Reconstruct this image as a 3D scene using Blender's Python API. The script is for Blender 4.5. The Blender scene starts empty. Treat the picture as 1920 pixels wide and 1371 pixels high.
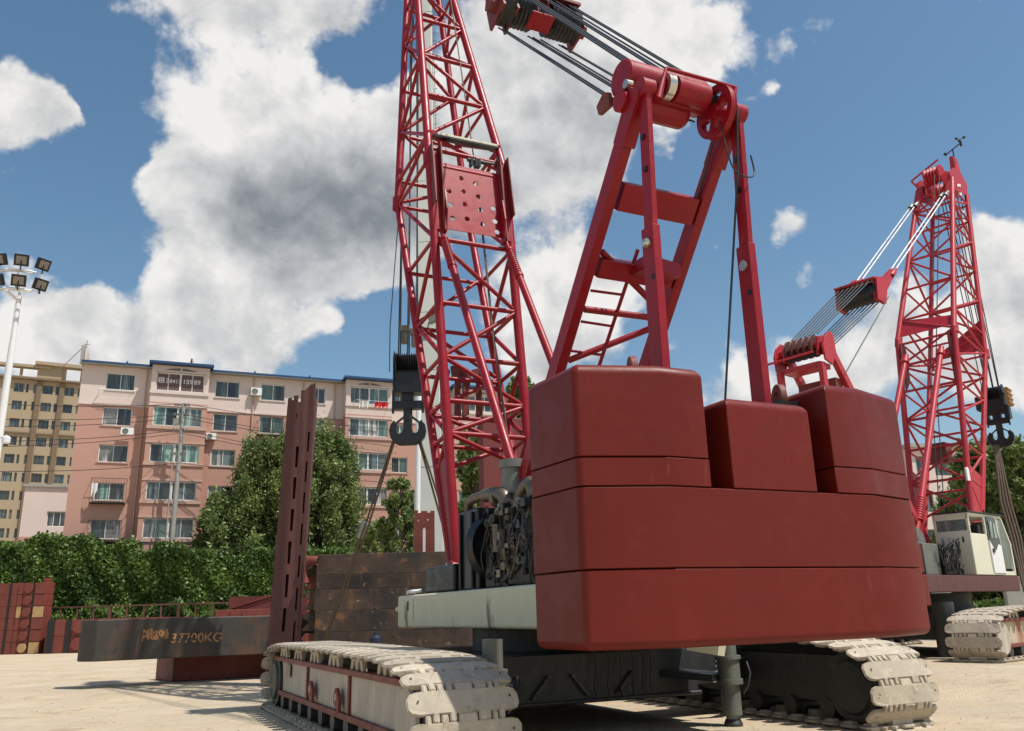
import bpy, bmesh, math, random
from mathutils import Vector, Matrix
import numpy as np
rnd = random.Random(7)
C = bpy.context.scene.collection
R = math.radians
# ------------------------------------------------------------------ camera numbers
W_, H_, F_, HC = 1920, 1371, 1594.75, 1.75
PITCH, ROLL = R(16.132), R(1.551)
_f = np.array([0, math.cos(PITCH), math.sin(PITCH)]); _u = np.array([0, -math.sin(PITCH), math.cos(PITCH)]); _r = np.array([1., 0, 0])
RT = _r*math.cos(ROLL)-_u*math.sin(ROLL); UP = _u*math.cos(ROLL)+_r*math.sin(ROLL); FW = _f
def ray(px, py): return RT*(px-W_/2)/F_ - UP*(py-H_/2)/F_ + FW
def at(px, py, Y):
    d = ray(px, py); return Vector(np.array([0, 0, HC])+d*(Y/d[1]))
def onz(px, py, z):
    d = ray(px, py); return Vector(np.array([0, 0, HC])+d*((z-HC)/d[2]))
class Frame:
    """a local frame standing on the ground: x right, y forward, z up"""
    def __init__(s, x, y, deg, z=0): s.o = Vector((x, y, z)); s.a = R(deg); s.c = math.cos(s.a); s.s = math.sin(s.a)
    def inv(s, P): x, y = P[0]-s.o.x, P[1]-s.o.y; return Vector((x*s.c+y*s.s, -x*s.s+y*s.c, P[2]-s.o.z))
    def out(s, P): return Vector((s.o.x+P[0]*s.c-P[1]*s.s, s.o.y+P[0]*s.s+P[1]*s.c, s.o.z+P[2]))
    def _d(s, px, py):
        d = ray(px, py); return s.inv((0, 0, HC)), Vector((d[0]*s.c+d[1]*s.s, -d[0]*s.s+d[1]*s.c, d[2]))
    def lx(s, px, py, x): o, d = s._d(px, py); return o+d*((x-o.x)/d.x)
    def ly(s, px, py, y): o, d = s._d(px, py); return o+d*((y-o.y)/d.y)
# ------------------------------------------------------------------ materials
MATS = {}
def nt_new(m):
    m.use_nodes = True; n = m.node_tree; n.nodes.clear(); return n
def mat(name, col, rough=.5, metal=0., var=.12, vscale=1.5, patch=None, bump=.0, bscale=40, streak=None, streak2=None, spec=.5, coat=0., rvar=.1, orand=0):
    """painted / worn surface: base colour, soft variation, patches [(colour, scale, threshold, softness)], vertical streaks"""
    if name in MATS: return MATS[name]
    m = bpy.data.materials.new(name); t = nt_new(m); N = t.nodes; Lk = t.links
    out = N.new('ShaderNodeOutputMaterial'); b = N.new('ShaderNodeBsdfPrincipled'); Lk.new(b.outputs[0], out.inputs[0])
    tc = N.new('ShaderNodeTexCoord'); co = tc.outputs['Object']
    if orand:
        oi = N.new('ShaderNodeObjectInfo'); sc_ = N.new('ShaderNodeMath'); sc_.operation = 'MULTIPLY'; sc_.inputs[1].default_value = 37.; Lk.new(oi.outputs['Random'], sc_.inputs[0])
        av = N.new('ShaderNodeVectorMath'); av.operation = 'ADD'; Lk.new(co, av.inputs[0]); Lk.new(sc_.outputs[0], av.inputs[1]); co = av.outputs[0]
    def noise(scale, det=5, rough_=.6, vec=None):
        n = N.new('ShaderNodeTexNoise'); n.inputs['Scale'].default_value = scale; n.inputs['Detail'].default_value = det; n.inputs['Roughness'].default_value = rough_
        Lk.new(vec or co, n.inputs['Vector']); return n.outputs['Fac']
    def ramp(src, lo, hi, a=0., b_=1.):
        r = N.new('ShaderNodeMapRange'); r.inputs[1].default_value = lo; r.inputs[2].default_value = hi; r.inputs[3].default_value = a; r.inputs[4].default_value = b_; r.clamp = True
        Lk.new(src, r.inputs[0]); return r.outputs[0]
    def mix(fac, c1, c2, mode='MIX'):
        x = N.new('ShaderNodeMix'); x.data_type = 'RGBA'; x.blend_type = mode
        if isinstance(fac, float): x.inputs[0].default_value = fac
        else: Lk.new(fac, x.inputs[0])
        for i, c in ((6, c1), (7, c2)):
            if isinstance(c, tuple): x.inputs[i].default_value = (*c, 1) if len(c) == 3 else c
            else: Lk.new(c, x.inputs[i])
        return x.outputs[2]
    lo = tuple(c*(1-var) for c in col); hi = tuple(min(1, c*(1+var)) for c in col)
    c = mix(ramp(noise(vscale), .3, .7), lo, hi)
    c = mix(ramp(noise(vscale*9, 3), .35, .7), c, tuple(x*(1-var*.6) for x in col)) if var > 0 else c
    for (pc, ps, th, so) in (patch or []):
        c = mix(ramp(noise(ps, 7, .65), th, th+so), c, pc)
    for s_ in (streak, streak2):
        if s_:
            sc, sx, th, so, pc = s_[:5]
            mp = N.new('ShaderNodeMapping'); mp.inputs['Scale'].default_value = (sx, sx, sc); Lk.new(co, mp.inputs[0])
            c = mix(ramp(noise(1., 4, .5, mp.outputs[0]), th, th+so), c, pc)
    if orand:
        r1 = ramp(oi.outputs['Random'], 0, 1, 1-orand, 1+orand*.6); vm = N.new('ShaderNodeVectorMath'); vm.operation = 'SCALE'; Lk.new(c, vm.inputs[0]); Lk.new(r1, vm.inputs['Scale']); c = vm.outputs[0]
    Lk.new(c, b.inputs['Base Color']); b.inputs['Metallic'].default_value = metal
    Lk.new(ramp(noise(vscale*3), .3, .7, max(.03, rough-rvar), min(1, rough+rvar)), b.inputs['Roughness'])
    b.inputs['Specular IOR Level'].default_value = spec; b.inputs['Coat Weight'].default_value = coat; b.inputs['Coat Roughness'].default_value = .15
    if bump:
        bp = N.new('ShaderNodeBump'); bp.inputs['Strength'].default_value = bump; bp.inputs['Distance'].default_value = .02
        Lk.new(noise(bscale, 6), bp.inputs['Height']); Lk.new(bp.outputs[0], b.inputs['Normal'])
    MATS[name] = m; return m
red = mat('crimson_paint', (.27, .0035, .011), .40, var=.16, patch=[((.2, .015, .02), 2.2, .58, .14)], spec=.38, bump=.05)
cwred = mat('brick_red_primer', (.14, .0125, .0072), .43, var=.13, spec=.25, vscale=.7, patch=[((.17, .019, .015), 1.6, .54, .22), ((.25, .075, .055), 5, .72, .05)],
            streak=(1.2, 9, .69, .07, (.17, .035, .028)), bump=.16, bscale=2.2, orand=.07)
maroon = mat('maroon_primer', (.16, .028, .022), .55, var=.15, patch=[((.1, .03, .02), 3, .62, .1)])
primer = mat('oxide_primer', (.105, .036, .030), .6, var=.15, vscale=2, patch=[((.16, .06, .045), 6, .62, .1)], bump=.08)
cream = mat('cream_paint', (.62, .6, .43), .5, var=.08, patch=[((.4, .4, .3), 4, .65, .15)], streak=(.5, 1.9, .63, .06, (.2, .15, .13)), streak2=(.9, 4.3, .68, .05, (.36, .34, .29)))
creamc = mat('cream_cab_paint', (.66, .64, .5), .4, var=.05)
plate = mat('patchy_grey_plate', (.42, .37, .31), .65, var=.14, vscale=3, streak=(.9, 4, .5, .2, (.53, .47, .40)), streak2=(1.1, 8, .64, .1, (.28, .21, .17)), bump=.08)
steel = mat('dusty_cast_steel', (.46, .40, .31), .75, var=.16, vscale=2.2, orand=.16, patch=[((.24, .2, .15), 2.6, .56, .16), ((.60, .52, .40), 6, .56, .15), ((.2, .12, .07), 7, .68, .06)], bump=.25, bscale=22)
dark = mat('dark_grease_steel', (.035, .036, .036), .5, var=.3, vscale=3, patch=[((.09, .085, .075), 5, .6, .2)], bump=.1)
black = mat('black_paint', (.012, .012, .014), .38, var=.3, patch=[((.04, .035, .03), 6, .62, .15)])
rubber = mat('black_hose', (.02, .02, .021), .45, var=.3)
grime = mat('oily_engine_metal', (.065, .054, .04), .5, metal=.35, var=.45, vscale=9, patch=[((.02, .02, .02), 7, .5, .12), ((.25, .19, .11), 16, .62, .1)], bump=.5, bscale=30)
pipe_m = mat('heat_stained_pipe', (.16, .135, .105), .45, metal=.6, var=.3, vscale=6, patch=[((.18, .09, .05), 9, .55, .15)])
greygreen = mat('grey_green_metal', (.17, .18, .155), .5, metal=.2, var=.2, vscale=5)
grey = mat('grey_steel', (.3, .3, .29), .4, metal=.5, var=.2)
silver = mat('bright_pin_steel', (.6, .57, .5), .25, metal=.9, var=.1)
rope_m = mat('dark_wire_rope', (.05, .055, .06), .5, metal=.4, var=.25, vscale=20)
rope_l = mat('galvanised_pendant', (.62, .63, .64), .35, metal=.5, var=.1)
rope_b = mat('brown_wire_rope', (.12, .085, .055), .7, var=.3, vscale=12)
rust = mat('rusted_slab', (.07, .045, .032), .75, orand=.3, var=.4, vscale=1.3, patch=[((.026, .021, .018), .9, .47, .14), ((.17, .085, .04), 2.2, .58, .1), ((.28, .23, .17), 4, .64, .05)], streak=(.6, 4, .6, .12, (.14, .075, .04)), bump=.3, bscale=12)
blackrust = mat('black_weathered_slab', (.048, .042, .034), .6, var=.3, vscale=1.2, patch=[((.095, .05, .032), .8, .5, .14), ((.024, .026, .025), 1.3, .55, .1), ((.2, .115, .05), 4, .64, .06), ((.3, .24, .16), 9, .72, .04)], streak=(.5, 3, .62, .1, (.1, .06, .04)), bump=.2, bscale=10)
redslab = mat('red_oxide_slab', (.19, .043, .03), .65, var=.25, vscale=2, patch=[((.12, .035, .025), 3, .58, .12)], bump=.2, bscale=12)
yellowp = mat('chipped_yellow', (.48, .31, .14), .7, var=.3, vscale=3, patch=[((.2, .07, .04), 6, .62, .1)])
orange = mat('faded_orange_letters', (.45, .23, .09), .7, var=.3, vscale=12, patch=[((.09, .05, .035), 9, .52, .05)])
white = mat('white_paint', (.75, .75, .74), .4, var=.05)
offwhite = mat('white_window_frame', (.7, .7, .67), .4, var=.05)
bluem = mat('blue_roof_sheet', (.012, .055, .15), .45, var=.2)
pink = mat('salmon_render', (.47, .265, .205), .85, var=.06, vscale=.6, patch=[((.40, .225, .175), .9, .62, .2)], streak=(.12, 1.2, .64, .15, (.38, .22, .175)), bump=.1)
pale = mat('pale_pink_render', (.64, .53, .48), .85, var=.05, vscale=.6, streak=(.12, 1.4, .66, .15, (.52, .42, .39)), bump=.1)
trim = mat('render_trim', (.5, .33, .27), .8, var=.08)
tan = mat('tan_tower_render', (.34, .265, .175), .85, var=.06, vscale=.1)
tand = mat('brown_tower_band', (.17, .115, .07), .85, var=.08)
concrete = mat('grey_concrete', (.33, .32, .29), .85, var=.12, vscale=1.5, bump=.2, streak=(.3, 2, .62, .15, (.22, .21, .19)))
poleg = mat('grey_boom_paint', (.36, .37, .33), .5, var=.06, vscale=.6)
brass = mat('worn_brass_grey', (.2, .175, .125), .35, metal=.7, var=.15)
wood = mat('ochre_guard', (.35, .2, .07), .6, var=.2)
cloth_r = mat('red_cloth', (.7, .02, .03), .9, var=.1); cloth_w = mat('white_cloth', (.8, .79, .75), .9, var=.05); cloth_b = mat('blue_cloth', (.1, .3, .55), .9)
barkm = mat('bark', (.13, .1, .07), .9, var=.3, vscale=5, bump=.4)
def glass_mat(name, col):
    if name in MATS: return MATS[name]
    m = mat(name, col, .12, var=.5, vscale=.7, spec=.7, rvar=.03, streak=(.3, 3, .52, .1, tuple(min(1, c*2.6+.02) for c in col))); return m
glass = glass_mat('window_glass', (.045, .06, .062)); glass2 = glass_mat('curtained_glass', (.12, .14, .13)); glassd = glass_mat('dark_glass', (.02, .025, .03))
lampglass = mat('lamp_glass', (.25, .22, .18), .2, var=.1)
def leaf_mat(name, c1, c2, c3):
    m = bpy.data.materials.new(name); t = nt_new(m); N = t.nodes; L = t.links
    out = N.new('ShaderNodeOutputMaterial'); b = N.new('ShaderNodeBsdfPrincipled'); tr = N.new('ShaderNodeBsdfTranslucent'); mx = N.new('ShaderNodeMixShader'); mx.inputs[0].default_value = .28
    g = N.new('ShaderNodeNewGeometry'); r = N.new('ShaderNodeValToRGB'); L.new(g.outputs['Random Per Island'], r.inputs[0])
    e = r.color_ramp.elements; e[0].color = (*c1, 1); e[1].color = (*c3, 1); x = r.color_ramp.elements.new(.5); x.color = (*c2, 1)
    tc = N.new('ShaderNodeTexCoord'); n = N.new('ShaderNodeTexNoise'); n.inputs['Scale'].default_value = .6; L.new(tc.outputs['Object'], n.inputs['Vector'])
    h = N.new('ShaderNodeMix'); h.data_type = 'RGBA'; h.blend_type = 'MULTIPLY'; h.inputs[0].default_value = .7
    cr = N.new('ShaderNodeValToRGB'); L.new(n.outputs['Fac'], cr.inputs[0]); cr.color_ramp.elements[0].position = .35; cr.color_ramp.elements[1].position = .65; cr.color_ramp.elements[0].color = (.5, .6, .5, 1); cr.color_ramp.elements[1].color = (1.3, 1.25, .9, 1)
    L.new(r.outputs[0], h.inputs[6]); L.new(cr.outputs[0], h.inputs[7])
    L.new(h.outputs[2], b.inputs['Base Color']); L.new(h.outputs[2], tr.inputs['Color']); b.inputs['Roughness'].default_value = .5
    L.new(b.outputs[0], mx.inputs[1]); L.new(tr.outputs[0], mx.inputs[2]); L.new(mx.outputs[0], out.inputs[0]); MATS[name] = m; return m
leaf = leaf_mat('leaves', (.08, .125, .035), (.16, .22, .075), (.26, .32, .13))
leafi = leaf_mat('ivy_leaves', (.045, .09, .02), (.095, .165, .035), (.2, .28, .07))
leafg = leaf_mat('weed_blades', (.07, .13, .03), (.12, .19, .05), (.18, .25, .07))
# ------------------------------------------------------------------ mesh builder
class MB:
    def __init__(s): s.v = []; s.f = []; s.mi = []; s.sm = []
    def face(s, idx, m=0, smooth=False): s.f.append(idx); s.mi.append(m); s.sm.append(smooth)
    def box(s, x0, x1, y0, y1, z0, z1, m=0):
        b = len(s.v); s.v += [(x, y, z) for z in (z0, z1) for y in (y0, y1) for x in (x0, x1)]
        for q in ((0, 2, 3, 1), (4, 5, 7, 6), (0, 1, 5, 4), (2, 6, 7, 3), (0, 4, 6, 2), (1, 3, 7, 5)): s.face([b+i for i in q], m)
        return s
    def obox(s, o, ax, ay, az, m=0):
        """box centred on o with half axes"""
        o, ax, ay, az = map(Vector, (o, ax, ay, az)); b = len(s.v)
        s.v += [tuple(o+ax*i+ay*j+az*k) for k in (-1, 1) for j in (-1, 1) for i in (-1, 1)]
        for q in ((0, 2, 3, 1), (4, 5, 7, 6), (0, 1, 5, 4), (2, 6, 7, 3), (0, 4, 6, 2), (1, 3, 7, 5)): s.face([b+i for i in q], m)
        return s
    def bar(s, p, q, w, h, side=(1, 0, 0), m=0, w2=None, h2=None):
        """rectangular bar p->q, w along `side`, h across"""
        p, q = Vector(p), Vector(q); d = (q-p).normalized(); sd = Vector(side); sd = (sd-d*sd.dot(d)).normalized(); up = d.cross(sd); b = len(s.v)
        w2 = w if w2 is None else w2; h2 = h if h2 is None else h2
        for P, ww, hh in ((p, w, h), (q, w2, h2)):
            s.v += [tuple(P+sd*(i*ww/2)+up*(j*hh/2)) for i, j in ((-1, -1), (1, -1), (1, 1), (-1, 1))]
        for i in range(4): j = (i+1) % 4; s.face([b+i, b+j, b+4+j, b+4+i], m)
        s.face([b+3, b+2, b+1, b], m); s.face([b+4, b+5, b+6, b+7], m); return s
    def tube(s, p, q, r, r2=None, n=10, m=0, cap=True):
        p, q = Vector(p), Vector(q); d = (q-p)
        if d.length < 1e-6: return s
        d.normalize(); a = d.orthogonal().normalized(); c = d.cross(a); r2 = r if r2 is None else r2; b = len(s.v)
        for P, rr in ((p, r), (q, r2)):
            s.v += [tuple(P+a*rr*math.cos(2*math.pi*i/n)+c*rr*math.sin(2*math.pi*i/n)) for i in range(n)]
        for i in range(n): j = (i+1) % n; s.face([b+i, b+j, b+n+j, b+n+i], m, True)
        if cap:
            k = len(s.v); s.v += s.v[b:b+2*n]; s.face([k+n-1-i for i in range(n)], m); s.face([k+n+i for i in range(n)], m)
        return s
    def lathe(s, p, q, prof, n=24, m=0):
        """prof: [(t along p->q in metres, radius)]"""
        p, q = Vector(p), Vector(q); d = (q-p).normalized(); a = d.orthogonal().normalized(); c = d.cross(a)
        for (t0, r0), (t1, r1) in zip(prof[:-1], prof[1:]):
            b = len(s.v)
            for t, rr in ((t0, r0), (t1, r1)): s.v += [tuple(p+d*t+a*rr*math.cos(2*math.pi*i/n)+c*rr*math.sin(2*math.pi*i/n)) for i in range(n)]
            for i in range(n): j = (i+1) % n; s.face([b+i, b+j, b+n+j, b+n+i], m, True)
        return s
    def path(s, pts, r, n=6, m=0):
        pts = [Vector(p) for p in pts]; b = len(s.v); k = len(pts); a = None
        for i, P in enumerate(pts):
            d = (pts[min(i+1, k-1)]-pts[max(i-1, 0)]).normalized()
            if a is None: a = d.orthogonal().normalized()
            a = (a-d*a.dot(d)).normalized(); c = d.cross(a)
            s.v += [tuple(P+a*r*math.cos(2*math.pi*j/n)+c*r*math.sin(2*math.pi*j/n)) for j in range(n)]
        for i in range(k-1):
            for j in range(n): jj = (j+1) % n; s.face([b+i*n+j, b+i*n+jj, b+(i+1)*n+jj, b+(i+1)*n+j], m, True)
        return s
    def prism(s, poly, depth, o=(0, 0, 0), ax=(1, 0, 0), ay=(0, 0, 1), m=0):
        """polygon (a,b) in the plane ax,ay through o, extruded by depth along ax x ay (centred)"""
        o, ax, ay = map(Vector, (o, ax, ay)); nz = ax.cross(ay).normalized(); b = len(s.v); n = len(poly)
        for k in (-.5, .5): s.v += [tuple(o+ax*p[0]+ay*p[1]+nz*depth*k) for p in poly]
        for i in range(n): j = (i+1) % n; s.face([b+i, b+j, b+n+j, b+n+i], m)
        s.face([b+n-1-i for i in range(n)], m); s.face([b+n+i for i in range(n)], m); return s
    def quad(s, pts, m=0): b = len(s.v); s.v += [tuple(p) for p in pts]; s.face(list(range(b, b+len(pts))), m); return s
    def mesh(s, name, mats):
        me = bpy.data.meshes.new(name); me.from_pydata(s.v, [], s.f)
        for mm in (mats if isinstance(mats, (list, tuple)) else [mats]): me.materials.append(mm)
        me.polygons.foreach_set('material_index', s.mi); me.polygons.foreach_set('use_smooth', s.sm); me.update(); return me
    def build(s, name, mats, parent=None, bevel=0, seg=2, fixn=False):
        me = s.mesh(name, mats)
        if fixn or bevel:
            bm = bmesh.new(); bm.from_mesh(me); bmesh.ops.recalc_face_normals(bm, faces=bm.faces); bm.to_mesh(me); bm.free()
        o = link(name, me, parent)
        if bevel:
            b = o.modifiers.new('b', 'BEVEL'); b.width = bevel; b.segments = seg; b.limit_method = 'ANGLE'; b.angle_limit = R(25)
            w = o.modifiers.new('w', 'WEIGHTED_NORMAL'); w.keep_sharp = False
            me.polygons.foreach_set('use_smooth', [True]*len(me.polygons))
        return o
def link(name, me, parent=None):
    o = bpy.data.objects.new(name, me); C.objects.link(o)
    if parent: o.parent = parent
    return o
def tag(o, label=None, cat=None, group=None, kind=None):
    if label: o['label'] = label
    if cat: o['category'] = cat
    if group: o['group'] = group
    if kind: o['kind'] = kind
    return o
def empty(name, fr, label, cat, group=None):
    o = bpy.data.objects.new(name, None); C.objects.link(o); o.empty_display_size = .1
    if isinstance(fr, Frame): o.location = fr.o; o.rotation_euler = (0, 0, fr.a)
    else: o.location = fr
    return tag(o, label, cat, group)
def outline_mesh(name, splines, thick, mats, parent, M=None, bevel=0):
    """flat plate with holes: closed 2-D outlines, extruded"""
    cu = bpy.data.curves.new(name, 'CURVE'); cu.dimensions = '2D'; cu.fill_mode = 'BOTH'; cu.extrude = thick/2; cu.bevel_depth = bevel
    for sp in splines:
        p = cu.splines.new('POLY'); p.points.add(len(sp)-1); p.use_cyclic_u = True
        for i, (x, y) in enumerate(sp): p.points[i].co = (x, y, 0, 1)
    tmp = bpy.data.objects.new('tmp', cu); C.objects.link(tmp); dg = bpy.context.evaluated_depsgraph_get(); dg.update()
    me = bpy.data.meshes.new_from_object(tmp.evaluated_get(dg)); bpy.data.objects.remove(tmp)
    me.materials.clear(); me.materials.append(mats)
    if M is not None: me.transform(M)
    return link(name, me, parent)
def plane_m(o, ax, ay):
    o, ax, ay = Vector(o), Vector(ax).normalized(), Vector(ay).normalized(); az = ax.cross(ay)
    return Matrix(((ax.x, ay.x, az.x, o.x), (ax.y, ay.y, az.y, o.y), (ax.z, ay.z, az.z, o.z), (0, 0, 0, 1)))
def circle(cx, cy, r, n=24, ry=None): return [(cx+r*math.cos(2*math.pi*i/n), cy+(ry or r)*math.sin(2*math.pi*i/n)) for i in range(n)]
def rect(x0, x1, y0, y1): return [(x0, y0), (x1, y0), (x1, y1), (x0, y1)]
def lerp(a, b, t): return Vector(a)*(1-t)+Vector(b)*t
def text_mesh(name, s, size, mat_, parent, M, ext=.004):
    cu = bpy.data.curves.new(name, 'FONT'); cu.body = s; cu.size = size; cu.extrude = ext; cu.align_x = 'LEFT'; cu.offset = size*.018
    tmp = bpy.data.objects.new('tmp', cu); C.objects.link(tmp); dg = bpy.context.evaluated_depsgraph_get(); dg.update()
    me = bpy.data.meshes.new_from_object(tmp.evaluated_get(dg)); bpy.data.objects.remove(tmp); me.materials.clear(); me.materials.append(mat_)
    me.transform(M); return link(name, me, parent)

# ------------------------------------------------------------------ ground
def smooth(a, b, x): t = min(1, max(0, (x-a)/(b-a))); return t*t*(3-2*t)
def gz(x, y): return .25*smooth(7.6, 9.6, x)*smooth(14, 18, y)
def build_ground():
    def axis(lo, hi, step, far):
        a = list(np.arange(lo, hi+1e-6, step)); k = step*1.5
        while a[-1] < far: a.append(a[-1]+k); a.insert(0, a[0]-k); k *= 1.35
        return a
    xs = axis(-40, 40, .8, 2500); ys = axis(-6, 66, .8, 2500); g = MB(); nx = len(xs)
    for y in ys:
        for x in xs: g.v.append((x, y, gz(x, y)))
    for j in range(len(ys)-1):
        for i in range(nx-1): g.face([j*nx+i, j*nx+i+1, (j+1)*nx+i+1, (j+1)*nx+i], 0, True)
    m = bpy.data.materials.new('sandy_yard'); t = nt_new(m); N = t.nodes; L = t.links
    out = N.new('ShaderNodeOutputMaterial'); b = N.new('ShaderNodeBsdfPrincipled'); L.new(b.outputs[0], out.inputs[0]); tc = N.new('ShaderNodeTexCoord'); co = tc.outputs['Object']
    def noise(s, d=6, r=.6, sc=None):
        n = N.new('ShaderNodeTexNoise'); n.inputs['Scale'].default_value = s; n.inputs['Detail'].default_value = d; n.inputs['Roughness'].default_value = r
        if sc: mp = N.new('ShaderNodeMapping'); mp.inputs['Scale'].default_value = sc; mp.inputs['Rotation'].default_value = (0, 0, R(24)); L.new(co, mp.inputs[0]); L.new(mp.outputs[0], n.inputs['Vector'])
        else: L.new(co, n.inputs['Vector'])
        return n.outputs['Fac']
    def mr(s, lo, hi):
        r = N.new('ShaderNodeMapRange'); r.inputs[1].default_value = lo; r.inputs[2].default_value = hi; L.new(s, r.inputs[0]); return r.outputs[0]
    def mix(f, a, c, mode='MIX'):
        x = N.new('ShaderNodeMix'); x.data_type = 'RGBA'; x.blend_type = mode
        if isinstance(f, float): x.inputs[0].default_value = f
        else: L.new(f, x.inputs[0])
        for i, v in ((6, a), (7, c)):
            if isinstance(v, tuple): x.inputs[i].default_value = (*v, 1)
            else: L.new(v, x.inputs[i])
        return x.outputs[2]
    br = N.new('ShaderNodeTexBrick'); mp = N.new('ShaderNodeMapping'); mp.inputs['Rotation'].default_value = (0, 0, R(8)); L.new(co, mp.inputs[0]); L.new(mp.outputs[0], br.inputs['Vector'])
    br.offset = 0; br.inputs['Scale'].default_value = 1; br.inputs['Brick Width'].default_value = 1.5; br.inputs['Row Height'].default_value = 1.5; br.inputs['Mortar Size'].default_value = .05; br.inputs['Mortar Smooth'].default_value = .6
    br.inputs['Color1'].default_value = (.47, .395, .30, 1); br.inputs['Color2'].default_value = (.58, .495, .37, 1); br.inputs['Mortar'].default_value = (.43, .36, .26, 1)
    sand = mix(mr(noise(.5), .35, .65), (.61, .485, .335), (.47, .37, .255))
    c = mix(mr(noise(.28, 7, .7), .40, .56), br.outputs['Color'], sand)
    c = mix(mr(noise(1.1, 8, .75, (1, 3.2, 1)), .54, .70), c, (.34, .265, .175))
    c = mix(mr(noise(3.2, 8, .7, (.6, 3, 1)), .62, .72), c, (.30, .235, .155)); c = mix(mr(noise(.9, 9, .75, (.35, 1.6, 1)), .57, .66), c, (.36, .275, .175))
    c = mix(mr(noise(7, 4), .3, .8), c, mix(.5, c, (.62, .52, .37)))
    c = mix(mr(noise(45, 3, .7), .55, .7), c, mix(.5, c, (.25, .19, .13))); c = mix(mr(noise(.55, 10, .78), .56, .62), c, mix(.55, c, (.34, .26, .18)))
    L.new(c, b.inputs['Base Color']); b.inputs['Roughness'].default_value = .95; b.inputs['Specular IOR Level'].default_value = .15
    bp = N.new('ShaderNodeBump'); bp.inputs['Strength'].default_value = .8; bp.inputs['Distance'].default_value = .09
    L.new(mix(.4, noise(3.5, 8, .7), noise(28, 5)), bp.inputs['Height']); L.new(bp.outputs[0], b.inputs['Normal'])
    tag(g.build('ground', m), 'pale sandy concrete yard with dust', kind='structure')
build_ground()
# loose stones and clods on the yard
def build_stones():
    g = MB()
    for _ in range(1500):
        x = rnd.uniform(-14, 16); y = rnd.uniform(8, 34)
        r = rnd.uniform(.004, .016)*(1+y/30); z = gz(x, y); k = len(g.v)
        g.v += [(x+r*rnd.uniform(.6, 1.4), y, z), (x, y+r, z), (x-r, y, z), (x, y-r*rnd.uniform(.6, 1.3), z), (x+r*.2, y, z+r*.8)]
        for i in range(4): g.face([k+i, k+(i+1) % 4, k+4])
    tag(g.build('gravel', mat('stone_chips', (.3, .24, .17), .95)), 'scattered stone chips on the sandy yard', kind='stuff')
build_stones()
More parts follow.
